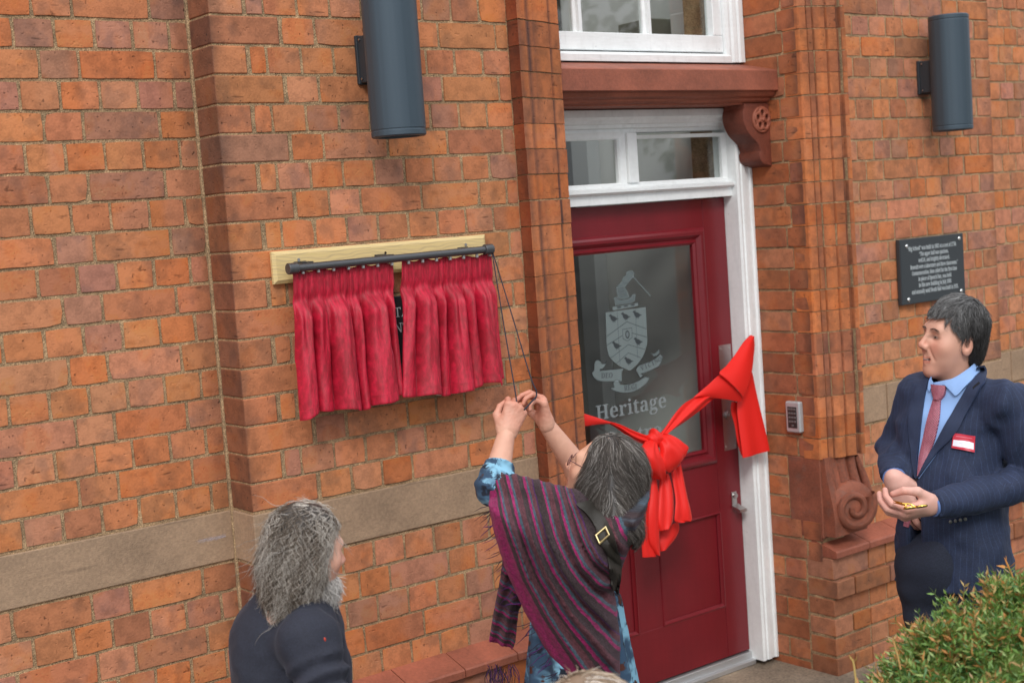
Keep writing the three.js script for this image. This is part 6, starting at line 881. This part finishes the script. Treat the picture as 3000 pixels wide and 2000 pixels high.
// ---------------------------------------------------------------- the onlooker with curling grey hair and beard
{
  const g0 = -0.12, D = 3.3, c0 = at(860, 1900, D), base = V(c0.x, g0, c0.z), P = person('onlooker with long curling grey hair and beard in a navy jacket, seen from behind', base);
  const Hc = at(898, 1618, D), hf = frame3(Hc, dir3(0.78, -0.18, -0.58), dir3(0.14, 1, -0.08)), sc = 0.82, headL = headSDF({}), head = hf.to((x, y, z) => headL(x / sc, y / sc, z / sc) * sc), skin = C3(222, 172, 150);
  const neck = at(878, 1730, D + 0.01), shL = at(838, 1862, D + 0.05), shR = at(905, 1885, D - 0.10), shF = at(935, 1850, D + 0.16), chestP = at(850, 1960, D + 0.06), hip = V(chestP.x, 0.82, chestP.z);
  const bfr = frame3(V(chestP.x, 0, chestP.z), dir3(0.70, 0, -0.66), UP); // z: his front
  const tors = uni([cap(at(868, 1805, D + 0.03), V(chestP.x, 1.05, chestP.z), 0.072, 0.122), cap(V(chestP.x, 1.08, chestP.z), hip, 0.14, 0.145), cap(shL, at(872, 1790, D + 0.02), 0.064, 0.052), cap(at(872, 1790, D + 0.02), shR, 0.052, 0.068)], 0.05);
  const elR = at(968, 2080, D - 0.16), elL = at(785, 2090, D + 0.06), haR = at(1090, 2140, D + 0.02), armR = uni([cap(shR, elR, 0.075, 0.060), cap(elR, haR, 0.058, 0.045)], 0.02), armL = cap(shL, elL, 0.070, 0.058), foreL = cap(elL, at(800, 2300, D + 0.2), 0.056, 0.045);
  const jac = (x, y, z) => { let a = armR(x, y, z); const t = V(x, y, z).sub(shR).dot(elR.clone().sub(shR)) / elR.distanceToSquared(shR); a += 0.009 * Math.sin(t * 24 + x * 20 + 2 * noise3(x * 12, y * 12, z * 12)) * sstep(0.1, 0.5, t); let d = smin(tors(x, y, z), a, 0.022); d = smin(d, smin(armL(x, y, z), foreL(x, y, z), 0.02), 0.03); return Math.max(d + 0.008 * noise3(x * 14, y * 12, z * 14) + 0.003 * noise3(x * 40, y * 36, z * 40), 0.78 - y); };
  const nh = cap(at(880, 1690, D), neck, 0.060, 0.040), J = (x, y, z) => smax(jac(x, y, z), -nh(x, y, z), 0.015), jb = boxOf([shL, shR, elR, elL, haR, hip, neck], 0.15); jb[0].y = 0.75;
  const navyT = tex(256, (u, v) => { const f = fbm(u * 110, v * 110, 110, 2, 601), k = 0.9 + (f - 0.5) * 0.35; return [k * 0.165, k * 0.175, k * 0.23]; }, true, 0.2), navy = phys({ map: navyT, roughness: 0.85, sheen: 0.4, sheenColor: new THREE.Color(0.25, 0.28, 0.36), sheenRoughness: 0.6 });
  P.add('jacket', boxUV(nets(J, jb[0], jb[1], 0.010)), navy);
  P.add('lapel_pin', (() => { const d = hit(jac, 951, 1873, 2.9, 3.7) ?? 3.25, p = at(951, 1873, d), s = new THREE.SphereGeometry(0.0055, 10, 8); s.scale(0.5, 0.9, 0.5); s.translate(p.x, p.y, p.z); return s; })(), std({ color: col(190, 60, 40), roughness: 0.5 }));
  const leg = [1, -1].map((s) => cap(bfr.w(s * 0.09, 0.85, 0), bfr.w(s * 0.10, g0 + 0.09, 0), 0.10, 0.055)), legs = (o) => (x, y, z) => smin(leg[0](x, y, z), leg[1](x, y, z), 0.04) - o;
  const inner = (x, y, z) => Math.max(jac(x, y, z) + 0.03, 0.8 - y), hnd = handSDF(haR, dir3(0.5, -0.5, -0.7), dir3(0.3, 0.7, 0.5), 1, [0.4, 0.5, 0.3]), co = (x, y, z) => Math.min(Math.max(inner(x, y, z), y - 1.22), legs(-0.02)(x, y, z), cap(neck, at(885, 1660, D), 0.055, 0.055)(x, y, z)), cb = boxOf([shL, shR, elR, elL, haR, bfr.w(0, g0, 0)], 0.18); cb[1].y = neck.y + 0.05;
  const sk = skinAt({ base: skin, red: 0.6 });
  P.add('body', [paint(nets(co, cb[0], cb[1], 0.018), skin), paintBy(nets(head, ...box3(Hc, 0.16, 0.20, 0.16), 0.0036), (x, y, z) => { const l = hf.loc(V(x, y, z)).multiplyScalar(1 / sc); return sk(l.x, l.y, l.z); }), paintBy(nets(hnd.f, hnd.box[0], hnd.box[1], 0.004), handColor(skin, hnd))], M.skin);
  P.add('trousers', boxUV(nets(legs(0.012), V(base.x - 0.4, g0 + 0.03, base.z - 0.4), V(base.x + 0.4, 0.95, base.z + 0.4), 0.014)), std({ color: col(44, 46, 54), roughness: 0.9 }));
  P.add('shoes', [1, -1].map((s) => { const a = bfr.w(s * 0.10, g0 + 0.045, -0.06), b = bfr.w(s * 0.11, g0 + 0.04, 0.15), f = cap(a, b, 0.042, 0.036); return nets((x, y, z) => Math.max(f(x, y, z), g0 + 0.004 - y), ...boxOf([a, b], 0.06), 0.01); }), std({ color: col(30, 26, 24), roughness: 0.4 }));
  // hair: thick curls to the collar, beard in front
  const mass = uni([hf.to(ell(V(0, 0.036, -0.016), V(0.069, 0.084, 0.086))), cap(at(890, 1585, D), at(858, 1660, D + 0.02), 0.058, 0.060), cap(at(836, 1665, D), at(820, 1755, D), 0.052, 0.040), cap(at(878, 1680, D - 0.03), at(868, 1785, D - 0.03), 0.046, 0.034), cap(at(850, 1690, D - 0.03), at(846, 1792, D - 0.035), 0.048, 0.034)], 0.04);
  const faceCut = hf.to((x, y, z) => z - 0.026 - 1.5 * Math.max(0, y - 0.04)), hair = (x, y, z) => smax(mass(x, y, z), faceCut(x, y, z), 0.012) + 0.006 * noise3(x * 32, y * 26, z * 32), R1 = rng(61);
  const beard = hf.to(uni([ell(V(0, -0.080, 0.046), V(0.046, 0.036, 0.036)), ell(V(0, -0.145, 0.036), V(0.032, 0.062, 0.028))], 0.03));
  const hc = (R, p) => { const l = hf.loc(p), k = R(), g = clamp(0.30 + 0.45 * sstep(-0.04, 0.10, l.z + l.y * 0.6) + 0.55 * noise3(p.x * 26, p.y * 26, p.z * 26)); const c = k < g ? mix3(C3(170, 158, 146), C3(234, 226, 216), R()) : mix3(C3(78, 64, 52), C3(132, 116, 100), R()); return [c, mul3(c, 0.92)]; };
  P.add('hair', [paintBy(nets(hair, ...boxOf([Hc, at(832, 1750, D), at(880, 1770, D - 0.05)], 0.13), 0.006), (x, y, z) => mul3(C3(62, 54, 48), 0.8 + 0.5 * noise3(x * 60, y * 40, z * 60))),
    growHair(R1, 8200, hair, (R) => { const s = R(), c = Hc.clone().lerp(at(850, 1720, D), s); const a = V(R() * 2 - 1, R() * 2 - 1, R() * 2 - 1).normalize(); let p = c.addScaledVector(a, 0.14); for (let i = 0; i < 5; i++) { const v = hair(p.x, p.y, p.z); p = p.addScaledVector(grad(hair, p), -v); } return Math.abs(hair(p.x, p.y, p.z)) < 0.01 ? p : null; },
      (p, n, t, R) => { const d = V(0, -1, 0).addScaledVector(VR, -0.28).addScaledVector(n, 0.15); return d.addScaledVector(n, -d.dot(n) * 0.85); }, { len: 0.10, seg: 24, w: 0.00052, lift: 0.005, curl: 1.15, freq: 0.50, free: 0.018, stick: 0.6, clump: 30, col: hc }),
    growHair(R1, 170, hair, (R) => { const a = V(R() * 2 - 1, R() * 2 - 1, R() * 2 - 1).normalize(); let p = Hc.clone().lerp(at(840, 1700, D), R()).addScaledVector(a, 0.14); for (let i = 0; i < 5; i++) { const v = hair(p.x, p.y, p.z); p = p.addScaledVector(grad(hair, p), -v); } return Math.abs(hair(p.x, p.y, p.z)) < 0.01 ? p : null; },
      (p, n) => V(0, -0.7, 0).addScaledVector(VR, -0.5).addScaledVector(n, 0.5), { len: 0.09, seg: 12, w: 0.0006, lift: 0.006, curl: 1.0, freq: 0.8, free: 0.07, stick: 0.3, col: (R) => [C3(190, 184, 178), C3(170, 160, 150)] })], M.hairCol);
  const bc = (R) => { const c = mix3(C3(176, 170, 164), C3(232, 228, 224), R()); return [c, c]; };
  P.add('beard', [paint(nets(beard, ...box3(hf.w(0, -0.10, 0.05), 0.12, 0.14, 0.12), 0.006), C3(160, 152, 145)),
    growHair(R1, 1600, beard, (R) => { const a = V(R() * 2 - 1, R() * 2 - 1, R() * 2 - 1).normalize(); let p = hf.w(0, -0.10, 0.05).addScaledVector(a, 0.09); for (let i = 0; i < 5; i++) { const v = beard(p.x, p.y, p.z); p = p.addScaledVector(grad(beard, p), -v); } return p; }, (p, n) => { const d = V(0, -1, 0).addScaledVector(n, 0.2); return d; }, { len: 0.06, seg: 10, w: 0.0007, lift: 0.003, curl: 0.9, freq: 0.8, free: 0.025, stick: 0.5, clump: 40, col: bc })], M.hairCol);
}
// ---------------------------------------------------------------- the fair-haired onlooker whose crown shows at the foot of the picture
{
  const g0 = -0.12, D = 2.7, Hc = at(1722, 2178, D), base = V(Hc.x, g0, Hc.z), P = person('onlooker of whom only the tousled fair hair shows below the shawl', base);
  const hf = frame3(Hc, dir3(-0.1, 0.05, -1), UP), head = hf.to(headSDF({})), skin = C3(220, 175, 152), nk = V(Hc.x, Hc.y - 0.20, Hc.z + 0.03);
  const sL = V().copy(nk).addScaledVector(VR, -0.17).add(V(0, -0.04, 0)), sR = V().copy(nk).addScaledVector(VR, 0.17).add(V(0, -0.04, 0)), hp = V(nk.x, 0.80, nk.z), arm = [sL, sR].map((s) => cap(s, V(s.x * 1.02 - nk.x * 0.02, 0.82, s.z), 0.055, 0.042));
  const coat = uni([cap(V(nk.x, nk.y - 0.10, nk.z), hp, 0.14, 0.15), cap(sL, sR, 0.06, 0.06), ...arm], 0.05), lg = [1, -1].map((s) => cap(hf.w(s * 0.08, 0.85 - Hc.y, 0), hf.w(s * 0.09, g0 + 0.06 - Hc.y, 0), 0.085, 0.05));
  const co = (x, y, z) => Math.min(coat(x, y, z) + 0.03, cap(nk, Hc, 0.05, 0.05)(x, y, z), lg[0](x, y, z), lg[1](x, y, z)), b = boxOf([sL, sR, V(base.x, g0, base.z)], 0.16), sk = skinAt({ base: skin });
  P.add('body', [paint(nets(co, b[0], V(b[1].x, Hc.y, b[1].z), 0.02), skin), paintBy(nets(head, ...box3(Hc, 0.15, 0.2, 0.15), 0.0045), (x, y, z) => { const l = hf.loc(V(x, y, z)); return sk(l.x, l.y, l.z); })], M.skin);
  P.add('coat', nets((x, y, z) => Math.max(coat(x, y, z), 0.55 - y), b[0], b[1], 0.016), std({ color: col(70, 74, 84), roughness: 0.9 }));
  const hair = hf.to((x, y, z) => smin(ell(V(0, 0.036, -0.016), V(0.090, 0.104, 0.108))(x, y, z), ell(V(0, -0.03, -0.05), V(0.085, 0.09, 0.07))(x, y, z), 0.03) + 0.005 * noise3(x * 30, y * 30, z * 30)), R1 = rng(71), crown = hf.w(0.01, 0.14, -0.03);
  const hc = (R) => { const k = R(), c = k < 0.4 ? C3(160, 136, 112) : k < 0.8 ? C3(206, 186, 164) : C3(232, 220, 208); return [mul3(c, 0.9), c]; };
  P.add('hair', [paint(nets((x, y, z) => smax(hair(x, y, z), hf.loc(V(x, y, z)).z - 0.07, 0.01), ...box3(Hc, 0.13, 0.16, 0.14), 0.006), C3(130, 108, 88)),
    growHair(R1, 2400, hair, (R) => { const a = V(R() * 2 - 1, R() * 1.4 - 0.2, R() * 2 - 1).normalize(); let p = Hc.clone().addScaledVector(a, 0.14); for (let i = 0; i < 4; i++) { const v = hair(p.x, p.y, p.z); p = p.addScaledVector(grad(hair, p), -v); } return hf.loc(p).z < 0.075 ? p : null; },
      (p, n) => { const o = p.clone().sub(crown), d = o.addScaledVector(n, -o.dot(n)).normalize().multiplyScalar(0.8); d.addScaledVector(VR, 0.45).add(V(0, -0.5, 0)); return d.addScaledVector(n, -d.dot(n)); }, { len: 0.09, seg: 9, w: 0.0011, lift: 0.005, curl: 0.45, freq: 0.7, free: 0.02, stick: 0.7, col: hc })], M.hairCol);
}
// ---------------------------------------------------------------- clipped hedge in the corner, trees across the way
function leafGeo(l, w) { const g = new THREE.BufferGeometry(); const P = [0, 0, 0, -w * 0.5, l * 0.45, 0.15 * w, 0, l * 0.5, -0.12 * w, w * 0.5, l * 0.45, 0.15 * w, 0, l, -0.02 * w]; g.setAttribute('position', new THREE.Float32BufferAttribute(P, 3)); g.setIndex([0, 2, 1, 0, 3, 2, 1, 2, 4, 2, 3, 4]); g.setAttribute('uv', new THREE.Float32BufferAttribute([0.5, 0, 0, 0.45, 0.5, 0.5, 1, 0.45, 0.5, 1], 2)); g.computeVertexNormals(); return g; }
M.leaf = phys({ roughness: 0.48, transmission: 0.35, thickness: 0, color: 0xffffff });
{
  const t = thing('hedge', 'clipped green hedge with orange tipped shoots in the corner before the man', 'hedge', [1.35, -0.12, 1.95]);
  // rounded top falling away to the left; solid of twigs and shade inside
  const R = rng(901), a = at(2560, 2010, 3.25), b = at(3000, 1640, 3.5), topAt = (x, z) => { const p = V(x, 1, z), q = p.clone().sub(camC), r = q.dot(VR); return r; };
  const cS = [at(3115, 2265, 3.35), at(3275, 2125, 3.9), at(3380, 2200, 3.2), at(2885, 2370, 3.25)];
  const hedge = uni([ell(cS[0], V(0.36, 0.36, 0.34)), ell(cS[1], V(0.42, 0.36, 0.40)), ell(cS[2], V(0.40, 0.40, 0.40)), ell(cS[3], V(0.30, 0.34, 0.30))], 0.22), hf2 = (x, y, z) => hedge(x, y, z) + 0.03 * noise3(x * 9, y * 9, z * 9);
  const bb = boxOf(cS, 0.55), O = t.position; const core = nets((x, y, z) => Math.max(hf2(x, y, z) + 0.03, 0.02 - y), bb[0], bb[1], 0.04); core.translate(-O.x, -O.y, -O.z); mesh('twigs', core, std({ color: col(84, 104, 44), roughness: 1 }), t);
  // leaves in whorls on short shoots all over the outside
  const N = 80000, geo = leafGeo(0.024, 0.0072), inst = new THREE.InstancedMesh(geo, M.leaf, N), m4 = new THREE.Matrix4(), q = new THREE.Quaternion(), c = new THREE.Color(); let k = 0; const tw = [];
  while (k < N) { const d = V(R() * 2 - 1, R() * 2 - 0.7, R() * 2 - 1).normalize(), c0 = cS[Math.floor(R() * 4)]; let p = c0.clone().addScaledVector(d, 0.6); for (let i = 0; i < 6; i++) { const v = hf2(p.x, p.y, p.z); p = p.addScaledVector(grad(hf2, p, 0.01), -v); } if (p.y < 0.1 || Math.abs(hf2(p.x, p.y, p.z)) > 0.05) continue;
    if (p.clone().sub(camC).dot(grad(hf2, p, 0.01)) > 0.6) continue;
    const n = grad(hf2, p, 0.01), ax = n.clone().multiplyScalar(0.8).add(V(R() - 0.5, R() * 0.8 + 0.25, R() - 0.5)).normalize(), len = 0.02 + R() * 0.05, start = p.clone().addScaledVector(ax, -0.03 - 0.05 * R()), tip = R() < 0.26, pairs = 3 + Math.floor(R() * 3);
    tw.push({ pts: [start, start.clone().addScaledVector(ax, (len + 0.05) / 2), start.clone().addScaledVector(ax, len + 0.05)], w: 0.0012, c: tip ? C3(170, 120, 60) : C3(110, 130, 50) });
    for (let j = 0; j < pairs * 2 && k < N; j++) { const f = Math.floor(j / 2) / pairs, pos = start.clone().addScaledVector(ax, 0.02 + (len + 0.03) * f), an = (j & 1) * Math.PI + Math.floor(j / 2) * 1.57 + R() * 0.7, side = V(0.3, 0.9, 0.2).cross(ax).normalize().applyAxisAngle(ax, an), ld = side.multiplyScalar(0.75 + R() * 0.3).addScaledVector(ax, 0.35 + 0.7 * f).normalize(); q.setFromUnitVectors(UP, ld); q.multiply(new THREE.Quaternion().setFromAxisAngle(UP, R() * 6.28)); const s = (0.7 + 0.6 * R()) * (1 - 0.25 * f); m4.compose(pos.sub(O), q, V(s, s, s)); inst.setMatrixAt(k, m4);
      const u = R(), g = tip && f > 0.3 ? (u < 0.6 ? C3(214, 152, 88) : C3(204, 176, 110)) : u < 0.5 ? C3(124, 164, 78) : u < 0.72 ? C3(88, 136, 70) : u < 0.94 ? C3(164, 188, 110) : C3(196, 160, 106); c.setRGB(...mul3(g, 0.75 + 0.4 * R())); inst.setColorAt(k, c); k++; } }
  inst.name = 'foliage'; inst.castShadow = inst.receiveShadow = true; tag(inst, null, null, null, 'stuff'); delete inst.userData.label; t.add(inst);
  const tg = strandGeo(tw); tg.translate(-O.x, -O.y, -O.z); tag(mesh('shoots', tg, std({ vertexColors: true, roughness: 0.8 }), t), 'thin shoots between the leaves', null, null, 'stuff');
  // one tall dry shoot with orange leaves, and a few bare stalks
  const shoot = (pts, leaves, colr) => { const gs = [tube(pts, 0.0022, 6, 16)]; const e = pts.at(-1), d = e.clone().sub(pts.at(-2)).normalize(); for (const [s, r, u, l] of leaves) { const g = leafGeo(l, l * 0.24); const v = dir3(r, u, 0.15); g.applyQuaternion(new THREE.Quaternion().setFromUnitVectors(UP, v)); const p = pts.at(-2).clone().lerp(e, s); g.translate(p.x, p.y, p.z); gs.push(g); } for (const g of gs) { g.translate(-O.x, -O.y, -O.z); } mesh('dry_shoot', gs, std({ color: colr, roughness: 0.7 }), t); };
  const d1 = 3.42; shoot([at(2984, 1738, d1), at(2972, 1700, d1), at(2958, 1664, d1), at(2949, 1645, d1)], [[0.1, -0.95, 0.25, 0.034], [0.1, 0.75, 0.65, 0.026], [0.6, -0.4, 0.9, 0.022], [1, -0.05, 1, 0.018]], col(206, 142, 76));
  shoot([at(2640, 1960, 3.2), at(2632, 1925, 3.2), at(2622, 1890, 3.2), at(2618, 1876, 3.2)], [[0.6, -0.2, 1, 0.016], [0.4, 0.4, 0.9, 0.016]], col(190, 150, 92)); shoot([at(2510, 2010, 3.1), at(2506, 1975, 3.1), at(2502, 1945, 3.1), at(2498, 1930, 3.1)], [[0.5, -0.5, 0.9, 0.02], [0.2, 0.5, 0.9, 0.02]], col(186, 158, 92)); 
}
{ // trees opposite the door, seen only in the glass
  const R = rng(951), proto = [];
  function tree(label, x, z, h, r, seed, dark) { const t = thing('tree', label, 'tree', [x, -0.12, z]); const RT = rng(seed); mesh('trunk', [cyl([0, 0, 0], [0.1, h * 0.5, 0], 0.22, 10, 0.14), cyl([0.1, h * 0.48, 0], [0.6, h * 0.8, 0.3], 0.12, 8, 0.05), cyl([0.1, h * 0.48, 0], [-0.6, h * 0.78, -0.3], 0.11, 8, 0.05)], std({ color: col(84, 72, 58), roughness: 1 }), t);
    const N = 6000, g = leafGeo(0.30, 0.17), im = new THREE.InstancedMesh(g, M.leaf, N), m = new THREE.Matrix4(), q = new THREE.Quaternion(), c = new THREE.Color(), cl = []; for (let i = 0; i < 26; i++) { const d = V(RT() * 2 - 1, RT() * 2 - 1, RT() * 2 - 1).normalize(); cl.push([d.x * r * 0.72 * Math.cbrt(RT()), h * 0.66 + d.y * h * 0.30 * Math.cbrt(RT()), d.z * r * 0.72, r * (0.25 + RT() * 0.2)]); }
    for (let i = 0; i < N; i++) { const k = cl[i % 26], d = V(RT() * 2 - 1, RT() * 2 - 1, RT() * 2 - 1).normalize().multiplyScalar(k[3] * Math.cbrt(RT())); q.setFromEuler(new THREE.Euler(RT() * 6, RT() * 6, RT() * 6)); const s = 0.6 + RT() * 0.8; m.compose(V(k[0] + d.x, k[1] + d.y, k[2] + d.z), q, V(s, s, s)); im.setMatrixAt(i, m); c.setRGB(...mul3(C3(72, 104, 44), (0.6 + 0.7 * RT()) * dark)); im.setColorAt(i, c); }
    im.name = 'crown'; im.castShadow = im.receiveShadow = true; im.userData.kind = 'stuff'; t.add(im); }
  tree('broad leafy tree standing opposite the door, the tallest of the three', 9.5, 13, 8.5, 3.6, 11, 1); tree('leafy tree opposite the pier with the plaque', 15, 9.5, 7, 3.0, 12, 0.9); tree('smaller leafy tree opposite the far corner', 19.5, 14, 7.5, 3.2, 13, 1.05);
}
renderer.render(scene, camera);
